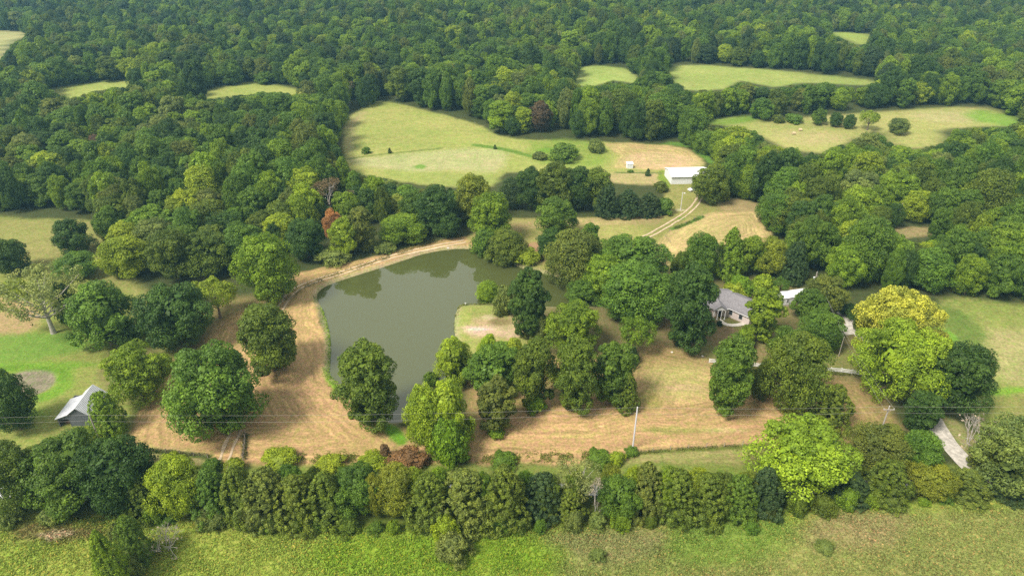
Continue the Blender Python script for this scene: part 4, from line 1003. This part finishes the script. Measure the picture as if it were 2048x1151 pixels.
weeds('meadow_weeds', (-125, 125, 50, 97), M_WEED, 225000, .30, 3)
def bank_grass(name, lines, seed):
    g = np.random.default_rng(seed); C_ = []; K_ = []
    for px, hw, n, c in lines:
        P = np.array(wpoly(px, 4, False)); seg = np.r_[0, np.cumsum(np.hypot(*np.diff(P, axis=0).T))]; t = g.uniform(0, seg[-1], n)
        x = np.interp(t, seg, P[:, 0])+g.normal(0, hw, n); y = np.interp(t, seg, P[:, 1])+g.normal(0, hw, n); z = ground_z(x, y)
        ok = (z > POND_Z-.1) & (fbm(x, y, 2.2, 3) > .42); x, y, z = x[ok], y[ok], z[ok]
        C_.append(np.stack([x, y, z+g.uniform(.1, .4, len(x))], 1)); K_.append(np.array(c)*g.uniform(.7, 1.3, (len(x), 1)))
    C_ = np.concatenate(C_); K_ = np.concatenate(K_); v, f = leaves(C_, g.normal(0, 1, C_.shape)*np.array([1, 1, .4])+np.array([0, 0, .6]), .2*g.uniform(.6, 1.4, len(C_)), g, .4, .3)
    m = mesh_from(name, v, f, False, M_WEED); a = m.attributes.new('landcolor', 'FLOAT_COLOR', 'POINT'); k4 = np.repeat(K_, 4, 0); a.data.foreach_set('color', np.concatenate([k4, np.ones((len(k4), 1))], 1).astype(np.float32).ravel())
    return tag(link(name, m), kind='stuff')
bank_grass('bank_grass', [(STREAK[0][0], .6, 1800, (.22, .34, .03)), (STREAK[1][0], .6, 2600, (.16, .18, .045)), ([(985,505),(1030,530),(1085,546),(1150,558)], .9, 3000, (.13, .18, .03)),
  ([(906,690),(903,650),(911,622),(925,609),(1000,606)], .4, 1500, (.22, .24, .06)), ([(570,600),(640,560),(760,520),(860,485),(935,468)], .8, 2600, (.20, .20, .06)),
  ([(1240,910),(1300,904),(1400,896),(1520,890)], .25, 700, (.17, .19, .05)), ([(250,895),(300,901),(415,912)], .3, 700, (.17, .18, .05)), ([(490,868),(488,918)], .3, 500, (.15, .15, .05)),
  ([(560,918),(760,914),(1000,918),(1200,910)], .7, 7000, (.19, .22, .045)), ([(1420,722),(1560,742),(1720,750)], .4, 1600, (.15, .17, .04)), ([(1345,458),(1380,445),(1404,433)], .5, 1200, (.13, .18, .03))], 8)

# ------------------------------------------------------------------ buildings
M_WHITE = simple('white_siding', (.72, .72, .72), .6, nscale=1.5, namt=.06)
M_WMETAL = simple('white_ribbed_metal', (.74, .75, .77), .45, nscale=.6, namt=.08, stripes=('X', 1.2))
M_WROOF = simple('white_metal_roof', (.84, .84, .85), .45, nscale=.5, namt=.05, stripes=('X', 1.2))
M_SHINGLE = simple('grey_shingles', (.20, .19, .20), .9, nscale=2.5, namt=.25, stripes=('Y', 2.0))
M_BRICK = None
def brick_material():
    m, n, l, o = mat_new('pinkish_brick'); b = n.new('ShaderNodeBsdfPrincipled'); b.inputs['Roughness'].default_value = .85
    t = n.new('ShaderNodeTexCoord'); k = n.new('ShaderNodeTexBrick'); k.inputs['Scale'].default_value = 3.2; k.inputs['Color1'].default_value = (.62, .52, .49, 1); k.inputs['Color2'].default_value = (.68, .58, .55, 1); k.inputs['Mortar'].default_value = (.56, .50, .46, 1)
    l.new(t.outputs['Object'], k.inputs[0]); l.new(k.outputs[0], b.inputs['Base Color']); l.new(b.outputs[0], o.inputs[0]); return m
M_BRICK = brick_material()
M_GLASS = simple('dark_window_glass', (.03, .035, .04), .12, nscale=1, namt=.1, spec=.8)
M_GREYWOOD = simple('weathered_grey_boards', (.115, .125, .14), .9, nscale=2.5, namt=.3, stripes=('X', 2.6))
M_TIN = simple('pale_tin_roof', (.60, .61, .65), .4, .25, nscale=1.2, namt=.16, stripes=('X', 1.5))
M_DARK = simple('dark_interior', (.03, .028, .025), .95)
M_HAY = simple('brown_hay', (.22, .14, .09), .95, nscale=3, namt=.4)
M_METAL = simple('grey_galvanised_metal', (.50, .50, .52), .45, .4, nscale=3, namt=.1)
M_POLE = simple('weathered_pole_wood', (.36, .32, .28), .9, nscale=3, namt=.2)
M_PALEPOLE = simple('pale_grey_pole', (.60, .58, .60), .8, nscale=3, namt=.12)
M_RUBBER = simple('black_rubber', (.02, .02, .02), .8)
M_CAR = simple('white_car_paint', (.80, .80, .80), .25, nscale=1, namt=.03, spec=.6)
M_PAINT = simple('white_fence_paint', (.74, .74, .72), .6, nscale=2, namt=.1)
M_WIRE = simple('pale_wire', (.34, .33, .30), .6, nscale=1, namt=.05)
M_RUSTW = simple('rusty_wire', (.14, .11, .09), .8, nscale=1, namt=.05)
M_SILVER = simple('silver_tank', (.72, .74, .76), .4, .1, nscale=1, namt=.06)
M_STONE = simple('pale_stone', (.62, .58, .52), .9, nscale=4, namt=.2, bump=.5)

def sloped(mb, p, th):
    """a slab over four corner points"""
    n = len(p); P = [np.array(q, float) for q in p]
    return mb.add([tuple(q) for q in P]+[tuple(q+np.array([0, 0, th])) for q in P],
                  [tuple(range(n))[::-1], tuple(range(n, 2*n))]+[(k, (k+1) % n, n+(k+1) % n, n+k) for k in range(n)])
def window(parent, x, y, z, w, h, face, frame=M_WHITE, name='window'):
    """face: axis the window looks along: '-y', '+y', '-x', '+x'"""
    mb = MB(); gl = MB(); t = .07; s = -1 if face[0] == '-' else 1
    def bx(m, a0, a1, z0, z1, d0, d1):
        d = sorted((s*d0, s*d1))
        if face[1] == 'y': m.box(x+a0, x+a1, y+d[0], y+d[1], z+z0, z+z1)
        else: m.box(x+d[0], x+d[1], y+a0, y+a1, z+z0, z+z1)
    bx(mb, -w/2-t, -w/2, -t, h+t, -.02, .05); bx(mb, w/2, w/2+t, -t, h+t, -.02, .05); bx(mb, -w/2, w/2, -t, 0, -.02, .05); bx(mb, -w/2, w/2, h, h+t, -.02, .05); bx(mb, -w/2, w/2, h/2-.02, h/2+.02, .012, .045)
    bx(gl, -w/2, w/2, 0, h, -.02, .01)
    f = mb.build(name, frame, parent); gl.build('pane', M_GLASS, f); return f

# brick house: two gabled wings meeting at an angle
hx, hy, hz = at(1458, 634)
house = empty('brick_house', (hx, hy, hz), 0, 'pinkish brick house with grey shingle roof and white gables behind the trees', 'house')
def wing(name_, L, hw, wallh, rise, ang, ox, oy, gable_end=True):
    """ridge along local x from 0 to L; returns an Empty-free list of meshes placed in house space"""
    ca, sa = math.cos(ang), math.sin(ang)
    def T(p): return (ox+p[0]*ca-p[1]*sa, oy+p[0]*sa+p[1]*ca, p[2])
    w = MB(); w.box(0, L, -hw, hw, -.4, wallh); w.v = [T(p) for p in w.v]; wall = w.build('wall', M_BRICK, house)
    r = MB(); ov = .45; e = wallh-.12
    for s in (-1, 1): sloped(r, [(-ov*0, 0, e+rise), (L+ov, 0, e+rise), (L+ov, s*(hw+ov), e-ov*rise/hw+.02), (-ov*0, s*(hw+ov), e-ov*rise/hw+.02)], .14)
    r.v = [T(p) for p in r.v]; roof = r.build('roof', M_SHINGLE, house)
    gb = MB(); gb.add([(L-.03, -hw, wallh), (L-.03, hw, wallh), (L-.03, 0, wallh+rise-.12), (L+.03, -hw, wallh), (L+.03, hw, wallh), (L+.03, 0, wallh+rise-.12)], [(0, 1, 2), (5, 4, 3), (0, 2, 5, 3), (2, 1, 4, 5), (1, 0, 3, 4)])
    gb.v = [T(p) for p in gb.v]; gb.build('gable', M_WHITE, house)
    f = MB()
    for s in (-1, 1): f.path([(L+ov+.03, 0, e+rise+.02), (L+ov+.03, s*(hw+ov), e-ov*rise/hw+.03)], .09, 4)
    for s in (-1, 1): f.path([(.2, s*(hw+ov+.03), e-ov*rise/hw+.03), (L+ov, s*(hw+ov+.03), e-ov*rise/hw+.03)], .08, 4)
    f.v = [T(p) for p in f.v]; f.build('fascia', M_WHITE, roof)
    return wall, roof, T
# wing facing the viewer's right (front gable), ridge runs towards lower right
aB = R(-47); jx, jy = .9, 5.2
wallB, roofB, TB = wing('b', 9.0, 4.1, 3.0, 1.9, aB, jx, jy)
# wing to the left, ridge runs left and slightly back
aA = R(176)
wallA, roofA, TA = wing('a', 9.5, 5.0, 3.0, 2.2, aA, jx+.6, jy)
def put(mb, T): mb.v = [T(p) for p in mb.v]; return mb
def house_window(T, x, y, s, w, h, z, wall, name='window'):
    fr = MB(); fr.box(x-w/2-.08, x+w/2+.08, y+(-.07 if s < 0 else 0), y+(0 if s < 0 else .07), z-.08, z+h+.08); f = put(fr, T).build(name, M_WHITE, wall)
    g_ = MB(); g_.box(x-w/2, x+w/2, y+(-.09 if s < 0 else .071), y+(-.071 if s < 0 else .09), z, z+h); put(g_, T).build('pane', M_GLASS, wall); return f
for x in (3.4, 6.4): house_window(TB, x, -4.1, -1, 1.0, 1.4, .9, wallB)
for x in (3.2, 6.6): house_window(TB, x, 4.1, 1, 1.0, 1.4, .9, wallB)
gw = MB(); gw.box(9.0, 9.07, -.9, .9, .9, 2.3); put(gw, TB).build('window', M_WHITE, wallB); gp = MB(); gp.box(9.071, 9.09, -.8, .8, 1.0, 2.2); put(gp, TB).build('pane', M_GLASS, wallB)
# small gabled porch with white columns on the front of the left wing
px_, py_ = -3.1, .25
porch = MB()
for s in (-1, 1): sloped(porch, [(px_, py_-1.7, 4.3), (px_, py_+3.4, 4.3), (px_+s*1.9, py_+3.4, 2.95), (px_+s*1.9, py_-1.7, 2.95)], .13)
pr = porch.build('porch_roof', M_SHINGLE, house)
pg_ = MB(); pg_.add([(px_-1.7, py_-1.5, 2.9), (px_+1.7, py_-1.5, 2.9), (px_, py_-1.5, 4.15), (px_-1.7, py_-1.4, 2.9), (px_+1.7, py_-1.4, 2.9), (px_, py_-1.4, 4.15)], [(0, 1, 2), (5, 4, 3), (0, 2, 5, 3), (2, 1, 4, 5), (1, 0, 3, 4)]); pg_.build('porch_gable', M_WHITE, house)
for sx in (-1.5, -.5, .5, 1.5):
    c_ = MB(); c_.tube((px_+sx, py_-1.4, 0), (px_+sx, py_-1.4, 2.95), .11); c_.box(px_+sx-.17, px_+sx+.17, py_-1.57, py_-1.23, -.2, .12); c_.build('column', M_WHITE, house)
dr = MB(); dr.box(px_-.1, px_+.85, .16, .24, .05, 2.15); dd_ = dr.build('door', M_DARK, house); hn = MB(); hn.tube((px_+.05, .13, 1.05), (px_+.05, .17, 1.05), .05); hn.build('handle', M_METAL, dd_)
ch = MB(); ch.box(-6.2, -5.4, 6.8, 7.5, 3, 6.0); ch.box(-6.3, -5.3, 6.7, 7.6, 5.9, 6.1); ch.build('chimney', M_BRICK, house)

# white trailer behind the trees
x, y, z = at(1558, 614)
tr = empty('white_trailer', (x, y, z), R(14), 'long white trailer home with one small window behind the round green tree', 'trailer')
b = MB(); b.box(0, 10.5, 0, 3.4, .45, 2.7); wl_ = b.build('wall', M_WMETAL, tr)
b = MB(); b.prism([(0, 0)]*0+[(-.12, 2.68), (10.62, 2.68), (10.62, 2.76), (-.12, 2.76)], -.15, 3.55); b.add([(-.1, -.13, 2.76), (10.6, -.13, 2.76), (10.6, 3.53, 2.76), (-.1, 3.53, 2.76), (0, 1.7, 3.05), (10.5, 1.7, 3.05)], [(0, 1, 5, 4), (2, 3, 4, 5), (0, 4, 3), (1, 2, 5)]); b.build('roof', M_WROOF, tr)
b = MB(); b.box(.05, 10.45, .05, 3.35, -.1, .46); b.build('skirting', M_BRICK, tr)
window(tr, 2.4, 0, 1.2, .8, .9, '-y'); window(tr, 7.2, 0, 1.2, .8, .9, '-y'); window(tr, 0, 1.7, 1.2, .9, .8, '-x')
b = MB(); b.box(4.6, 5.5, -.05, .01, .5, 2.4); d_ = b.build('door', M_WHITE, tr); b = MB(); b.tube((4.72, -.09, 1.4), (4.72, -.05, 1.4), .04); b.build('handle', M_METAL, d_)

# white metal barn
x, y, z = at(1342, 368.5)
mbn = empty('white_metal_barn', (x, y, z), R(4), 'long white metal barn with a shallow roof on the upper field', 'barn')
L, D, Hw, rise = 15.5, 10.0, 3.1, 1.3
b = MB(); b.box(0, L, 0, D, -.5, Hw)
b.add([(0, 0, Hw), (0, D, Hw), (0, D/2, Hw+rise), (.05, 0, Hw), (.05, D, Hw), (.05, D/2, Hw+rise)], [(0, 2, 1), (3, 4, 5), (0, 3, 5, 2), (1, 2, 5, 4)])
b.add([(L-.05, 0, Hw), (L-.05, D, Hw), (L-.05, D/2, Hw+rise), (L, 0, Hw), (L, D, Hw), (L, D/2, Hw+rise)], [(0, 2, 1), (3, 4, 5), (0, 3, 5, 2), (1, 2, 5, 4)])
b.build('wall', M_WMETAL, mbn)
b = MB()
for s in (0, 1): sloped(b, [(-.3, D/2, Hw+rise), (L+.3, D/2, Hw+rise), (L+.3, -.35 if s == 0 else D+.35, Hw-.08), (-.3, -.35 if s == 0 else D+.35, Hw-.08)], .12)
rf = b.build('roof', M_WROOF, mbn)
b = MB(); b.path([(-.3, -.4, Hw-.02), (L+.3, -.4, Hw-.02)], .09, 6); b.build('gutter', M_METAL, rf)
b = MB(); b.box(10.2, 14.2, -.06, -.005, 0, 2.9); dd_ = b.build('door', M_WHITE, mbn); b = MB(); b.tube((10.5, -.1, 1.2), (10.5, -.06, 1.2), .05); b.build('handle', M_METAL, dd_)

# small white box shed in the field
x, y, z = at(1260, 337)
sh = empty('small_shed', (x, y, z), R(6), 'tiny white box shed standing alone in the upper field', 'shed')
b = MB(); b.box(-1.2, 1.2, 0, 2.0, -.2, 2.0); b.build('wall', M_WMETAL, sh); b = MB(); sloped(b, [(-1.35, -.15, 2.0), (1.35, -.15, 2.0), (1.35, 2.15, 2.25), (-1.35, 2.15, 2.25)], .08); b.build('roof', M_WROOF, sh)
b = MB(); b.box(-.4, .4, -.04, -.003, 0, 1.8); b.build('door', M_SILVER, sh)

# grey board barn with a lean-to
x, y, z = at(145, 852)
gb_ = empty('grey_barn', (x, y, z), R(3), 'old grey board barn with pale tin roof and open lean to beside the rounded cedar', 'barn')
D = 7.6
b = MB(); b.prism([(0, -.3), (4.3, -.3), (4.3, 3.1), (2.15, 5.0), (0, 3.3)], 0, D); b.build('wall', M_GREYWOOD, gb_)
b = MB()
b.box(-2.6, -2.45, 0, D, -.3, 2.35); b.box(-2.45, 0, D-.12, D, -.3, 2.5); b.add([(-2.6, -.01, 1.95), (0, -.01, 2.0), (0, -.01, 3.1), (-2.6, -.01, 2.32), (-2.6, .08, 1.95), (0, .08, 2.0), (0, .08, 3.1), (-2.6, .08, 2.32)], [(0, 1, 2, 3), (7, 6, 5, 4), (0, 4, 5, 1), (3, 2, 6, 7), (0, 3, 7, 4), (1, 5, 6, 2)])
b.build('lean_to', M_GREYWOOD, gb_)
b = MB(); b.box(-2.56, -2.38, -.02, .14, -.3, 2.0); b.box(-.16, -.01, -.02, .14, -.3, 2.05); b.build('post', M_GREYWOOD, gb_)
b = MB(); ov = .3
sloped(b, [(2.15, -ov, 5.02), (2.15, D+ov, 5.12), (4.75, D+ov, 2.75), (4.75, -ov, 2.75)], .07)
sloped(b, [(2.15, -ov, 5.02), (2.15, D+ov, 5.12), (-.05, D+ov, 3.32), (-.05, -ov, 3.28)], .07)
sloped(b, [(-.05, -ov, 3.28), (-.05, D*.86, 3.32), (-2.95, D*.86, 2.3), (-2.95, -ov, 2.2)], .07)
b.build('roof', M_TIN, gb_)
b = MB(); b.path([(-1.9, .9, .1), (-1.2, 1.4, .35), (-.6, .9, .15)], [.25, .5, .2], 7); tag(b.build('hay_heap', M_HAY), 'brown heap of hay lying inside the open lean to of the grey barn', 'hay')
bpy.data.objects['hay_heap'].location = (x, y, z)

# ------------------------------------------------------------------ power poles, wires, fences
def pole(u, vb, vt, r, mat, label, group, arm=0, name='utility_pole', transformer=False, lamp=False):
    x, y, z = at(u, vb); h = top_height(x, y, z, vt)
    p = empty(name, (x, y, z), 0, label, 'pole', group)
    b = MB(); b.path([(0, 0, -.5), (0, 0, h*.5), (0, 0, h)], [r, r*.88, r*.72], 9); b.tube((0, 0, h), (0, 0, h+.02), r*.72, r*.3, 9); b.build('post', mat, p)
    if arm:
        b = MB(); b.box(-arm, arm, -r-.1, -r+.02, h-.75, h-.6); b.path([(-arm*.6, -r-.04, h-.68), (0, -r, h-1.3)], .03, 4); b.path([(arm*.6, -r-.04, h-.68), (0, -r, h-1.3)], .03, 4); b.build('crossarm', mat, p)
    for q in ([-arm*.9, arm*.9, 0] if arm else [0]):
        b = MB(); zz = h-.6 if q else h; b.tube((q, -r*.5 if q else 0, zz), (q, -r*.5 if q else 0, zz+.22), .05, .035, 7); b.build('insulator', M_WHITE, p)
    if transformer:
        b = MB(); b.tube((-.42, 0, h-2.6), (-.42, 0, h-1.6), .27, .27, 12); b.tube((-.42, 0, h-1.6), (-.42, 0, h-1.45), .27, .1, 12); b.build('transformer', M_SILVER, p)
    if lamp:
        b = MB(); b.path([(0, 0, h-.3), (.3, -.1, h-.05), (.7, -.2, h)], .05, 6); am = b.build('lamp_arm', M_METAL, p); b = MB(); b.tube((.7, -.2, h-.22), (.7, -.2, h+.03), .24, .1, 10); b.build('lamp_head', M_WHITE, p)
    return x, y, z+h
PG = 'power poles along the road'
p0 = pole(212, 912, 829, .16, M_POLE, 'brown power pole rising behind the hedgerow in front of the barn cedar', PG)
p1 = pole(1265, 899, 814, .19, M_PALEPOLE, 'tall pale power pole standing alone on the mown verge', PG)
p2 = pole(1746, 905, 812, .17, M_POLE, 'power pole with a crossarm left of the driveway', PG, arm=1.1)
p3 = pole(2190, 900, 806, .17, M_POLE, 'power pole beyond the right edge of the photo', PG)
pm = pole(-420, 925, 838, .17, M_POLE, 'power pole beyond the left edge of the photo', PG)
pt = pole(1620, 600, 544, .15, M_POLE, 'pole carrying a silver transformer beside the shaded tree', None, transformer=True)
pole(1793, 448, 407, .14, M_POLE, 'leaning grey pole at the small clearing in the right wood', None, transformer=True)
pole(1361, 420, 385, .13, M_PALEPOLE, 'slim pale pole with a yard lamp near the metal barn', None, lamp=True, name='lamp_post')
pole(1677, 712, 675, .10, M_POLE, 'short bare post beside the driveway turn', None, name='yard_post')
def wire(a, b, sag, label, r=.012, group='power lines along the road'):
    a, b = np.array(a, float), np.array(b, float); n = 28; P = []
    for i in range(n+1):
        t = i/n; p = a*(1-t)+b*t; p[2] -= sag*4*t*(1-t); P.append(tuple(p))
    m = MB(); m.path(P, r, 4); return tag(m.build('power_line', M_WIRE), label, 'wire', group)
for (a, b, nm) in ((pm, p0, 'left of the barn cedar'), (p0, p1, 'across the pond and mown field'), (p1, p2, 'between the pale pole and the crossarm pole'), (p2, p3, 'over the driveway to the right edge')):
    wire(a, b, .9 if nm.startswith('across') else .5, 'upper power line stretched '+nm); wire((a[0], a[1], a[2]-1.6), (b[0], b[1], b[2]-1.4), 1.1 if nm.startswith('across') else .6, 'lower power line stretched '+nm)
wire((p2[0]-1, p2[1], p2[2]-.5), (pt[0], pt[1], pt[2]-.3), 1.5, 'left service wire from the crossarm pole to the transformer pole', .013, 'service wires to the house')
wire((p2[0]+1, p2[1], p2[2]-.5), (pt[0], pt[1], pt[2]-.9), 1.7, 'right service wire from the crossarm pole to the transformer pole', .013, 'service wires to the house')

def fence(name, px, label, cat, h, mat, spacing, rails, pr, rr, wiremat=None, rail_name='rail'):
    P = np.array(wpoly(px, 4, False)); seg = np.r_[0, np.cumsum(np.hypot(*np.diff(P, axis=0).T))]; n = max(int(round(seg[-1]/spacing)), 1)
    t = np.linspace(0, seg[-1], n+1); X_ = np.interp(t, seg, P[:, 0]); Y_ = np.interp(t, seg, P[:, 1]); Z_ = ground_z(X_, Y_)
    rt = empty(name, (X_[0], Y_[0], Z_[0]), 0, label, cat); g = np.random.default_rng(len(label))
    Q = [(X_[i]-X_[0], Y_[i]-Y_[0], Z_[i]-Z_[0]) for i in range(n+1)]
    for q in Q:
        b = MB(); hh = h*g.uniform(.95, 1.08) if not wiremat else h*g.uniform(.85, 1.2)
        if wiremat: b.path([(q[0], q[1], q[2]-.3), (q[0]+g.normal(0, .05), q[1], q[2]+hh)], pr, 6); b.tube((q[0], q[1], q[2]+hh*.2), (q[0], q[1], q[2]+hh*.25), pr*1.1)
        else: b.box(q[0]-pr, q[0]+pr, q[1]-pr, q[1]+pr, q[2]-.3, q[2]+hh); b.add([(q[0]-pr*1.2, q[1]-pr*1.2, q[2]+hh), (q[0]+pr*1.2, q[1]-pr*1.2, q[2]+hh), (q[0]+pr*1.2, q[1]+pr*1.2, q[2]+hh), (q[0]-pr*1.2, q[1]+pr*1.2, q[2]+hh), (q[0], q[1], q[2]+hh+.08)], [(3, 2, 1, 0), (0, 1, 4), (1, 2, 4), (2, 3, 4), (3, 0, 4)])
        b.build('post', mat, rt)
    for k in range(rails):
        zz = h*(k+1)/(rails+.3); b = MB()
        if wiremat: b.path([(q[0], q[1], q[2]+zz) for q in Q], rr, 4)
        else:
            for i in range(n):
                a_, c_ = np.array(Q[i]), np.array(Q[i+1]); d = (c_-a_)[:2]; d /= np.linalg.norm(d)+1e-9; nn = np.array([d[1], -d[0]])*(pr+.004)
                e = np.array([nn[0], nn[1], 0]); w_ = np.array([nn[0]*1.6, nn[1]*1.6, 0])
                v = [a_+e, c_+e, c_+w_, a_+w_]; b.add([tuple(p+np.array([0, 0, zz-rr])) for p in v]+[tuple(p+np.array([0, 0, zz+rr])) for p in v], [(3, 2, 1, 0), (4, 5, 6, 7), (0, 1, 5, 4), (1, 2, 6, 5), (2, 3, 7, 6), (3, 0, 4, 7)])
        b.build(rail_name, wiremat or mat, rt)
    return rt
fence('white_fence', [(1418,725),(1470,729),(1510,733),(1560,742),(1610,744),(1670,743),(1725,751)], 'white board fence crossing the lawn behind the two big trees', 'fence', 1.25, M_PAINT, 2.4, 3, .07, .10)
fence('wire_fence', [(1236,914),(1260,909),(1300,903),(1360,897),(1440,893),(1520,890)], 'rusty wire fence on dark posts right of the pale power pole', 'fence', 1.25, M_POLE, 3.6, 4, .07, .015, M_RUSTW, 'wire')
fence('wire_fence', [(250,897),(300,902),(360,908),(416,915)], 'wire fence at the lower left corner of the mown field', 'fence', 1.1, M_POLE, 3.2, 4, .07, .015, M_RUSTW, 'wire')
fence('wire_fence', [(487,920),(490,895),(491,870)], 'short overgrown wire fence running away beside the field gate ruts', 'fence', 1.5, M_POLE, 1.6, 4, .08, .02, M_RUSTW, 'wire')
fence('wire_fence', [(1340,486),(1330,470),(1350,458),(1404,432)], 'wire fence along the curved mown field below the barn track', 'fence', 1.0, M_POLE, 5, 3, .06, .015, M_RUSTW, 'wire')

# ------------------------------------------------------------------ car, tank and small things
x, y, z = at(1387, 381)
car = empty('parked_car', (x, y, z), R(200), 'white car parked beside the solitary barn tree', 'car')
def loft(secs):
    """body from cross sections along x: (x, halfwidth, zlow, zhigh)"""
    v = []; f = []
    for (X_, hw, zl, zh) in secs: v += [(X_, -hw, zl), (X_, -hw*1.02, (zl+zh)/2), (X_, -hw*.9, zh), (X_, hw*.9, zh), (X_, hw*1.02, (zl+zh)/2), (X_, hw, zl)]
    for i in range(len(secs)-1): f += [(i*6+k, i*6+(k+1) % 6, (i+1)*6+(k+1) % 6, (i+1)*6+k) for k in range(6)]
    f += [tuple(range(6))[::-1], tuple(range((len(secs)-1)*6, len(secs)*6))]; return v, f
b = MB(); b.add(*loft([(-2.3, .75, .45, .8), (-2.2, .86, .3, .98), (-1.2, .9, .28, 1.02), (0, .91, .28, 1.02), (1.1, .9, .28, 1.0), (2.0, .86, .3, .88), (2.3, .7, .42, .72)])); b.build('body', M_CAR, car)
b = MB(); b.add(*loft([(-2.05, .74, 1.0, 1.05), (-1.6, .76, 1.0, 1.42), (-.6, .77, 1.0, 1.5), (.3, .75, 1.0, 1.46), (1.05, .72, .98, 1.03)])); b.build('cabin_glass', M_GLASS, car)
b = MB(); b.add(*loft([(-1.6, .70, 1.42, 1.46), (-.6, .72, 1.49, 1.54), (.25, .69, 1.45, 1.49)])); b.build('roof_panel', M_CAR, car)
for wx_ in (-1.4, 1.4):
    for wy in (-.82, .82):
        b = MB(); b.tube((wx_, wy-.1, .33), (wx_, wy+.1, .33), .33, .33, 16); wh = b.build('wheel', M_RUBBER, car); b = MB(); s = 1 if wy > 0 else -1; b.tube((wx_, wy+s*.1, .33), (wx_, wy+s*.115, .33), .19, .17, 10); b.build('rim', M_METAL, wh)
for wy in (-.6, .6): b = MB(); b.box(2.2, 2.31, wy-.14, wy+.14, .6, .72); b.build('headlight', M_WHITE, car)
x, y, z = at(1650, 616)
tk = empty('gas_tank', (x, y, z), R(-40), 'white gas tank on short legs by the driveway above the dense round tree', 'tank')
b = MB(); b.path([(-1.25, 0, .85), (-1.1, 0, .85), (-.85, 0, .85), (.85, 0, .85), (1.1, 0, .85), (1.25, 0, .85)], [.05, .35, .5, .5, .35, .05], 14); b.build('tank_body', M_WHITE, tk)
for sx in (-.6, .6): b = MB(); b.box(sx-.08, sx+.08, -.3, .3, -.1, .5); b.build('leg', M_METAL, tk)
b = MB(); b.tube((0, 0, 1.32), (0, 0, 1.5), .16, .13, 10); b.build('valve_cap', M_METAL, tk)
def rock(u, v, s, label, grp=None):
    x, y, z = at(u, v); g = np.random.default_rng(int(u)); V_ = []; F_ = []
    import bmesh
    bm = bmesh.new(); bmesh.ops.create_icosphere(bm, subdivisions=2, radius=s)
    for q in bm.verts: q.co *= 1+g.normal(0, .12); q.co.z *= .6
    m = bpy.data.meshes.new('rock'); bm.to_mesh(m); bm.free(); m.materials.append(M_STONE); o = link('rock', m); o.location = (x, y, z+s*.15); return tag(o, label, 'rock', grp)
rock(752, 545, .42, 'pale rock on the upper left shore of the pond'); rock(896, 496, .4, 'pale rock near the head of the dam track'); rock(687, 778, .35, 'pale rock on the shore left of the solitary dark oak')
rock(1405, 712, .3, 'pale stone on the lawn left of the white fence'); rock(1344, 704, .3, 'pale stone on the bare lawn under the tall dark house tree'); rock(1296, 493, .45, 'white rock in the grass beside the barn track')
x, y, z = at(931, 610); pp = MB(); pp.tube((0, 0, -1), (0, 0, .9), .07, .06, 8); pp.box(-.25, .25, -.05, .05, .55, .68); o = pp.build('dock_marker', M_WHITE); o.location = (x, y, z); tag(o, 'small white post at the tip of the sandy point in the pond', 'post')
x, y, z = at(1337, 638); pp = MB(); pp.path([(-1.0, -.3, .1), (1.0, .35, .22)], .13, 6); o = pp.build('fallen_log', M_PALEBARK); o.location = (x, y, z); tag(o, 'pale log lying under the tall dark tree left of the house', 'log')
for (u, v, lab) in ((1600, 262, 'small pale hay bale on the far right pasture, upper one of two'), (1587, 269, 'small pale hay bale on the far right pasture, lower one of two')):
    x, y, z = at(u, v); pp = MB(); pp.tube((-.7, 0, .65), (.7, 0, .65), .68, .68, 16); pp.tube((.7, 0, .65), (.72, 0, .65), .5, .1, 16); o = pp.build('hay_bale', M_HAY if False else simple('pale_hay', (.5, .4, .24), .95, nscale=3, namt=.25)); o.location = (x, y, z); tag(o, lab, 'hay bale')
x, y, z = at(1438, 650); 
plant('shrub', x, y, z, 1.7, 1.5, TINT['bl'], 'small round dark bush beside the porch of the brick house', None, 0)

# ------------------------------------------------------------------ air
def haze():
    m, n, l, o = mat_new('haze_air'); v = n.new('ShaderNodeVolumePrincipled'); v.inputs['Color'].default_value = (.34, .74, 1.0, 1); v.inputs['Density'].default_value = HAZE; v.inputs['Anisotropy'].default_value = .2
    l.new(v.outputs[0], o.inputs['Volume'])
    b = MB(); b.box(-3300, 3300, -500, 3700, -12, 112); tag(b.build('haze', m), kind='stuff')
HAZE = .00019
haze()
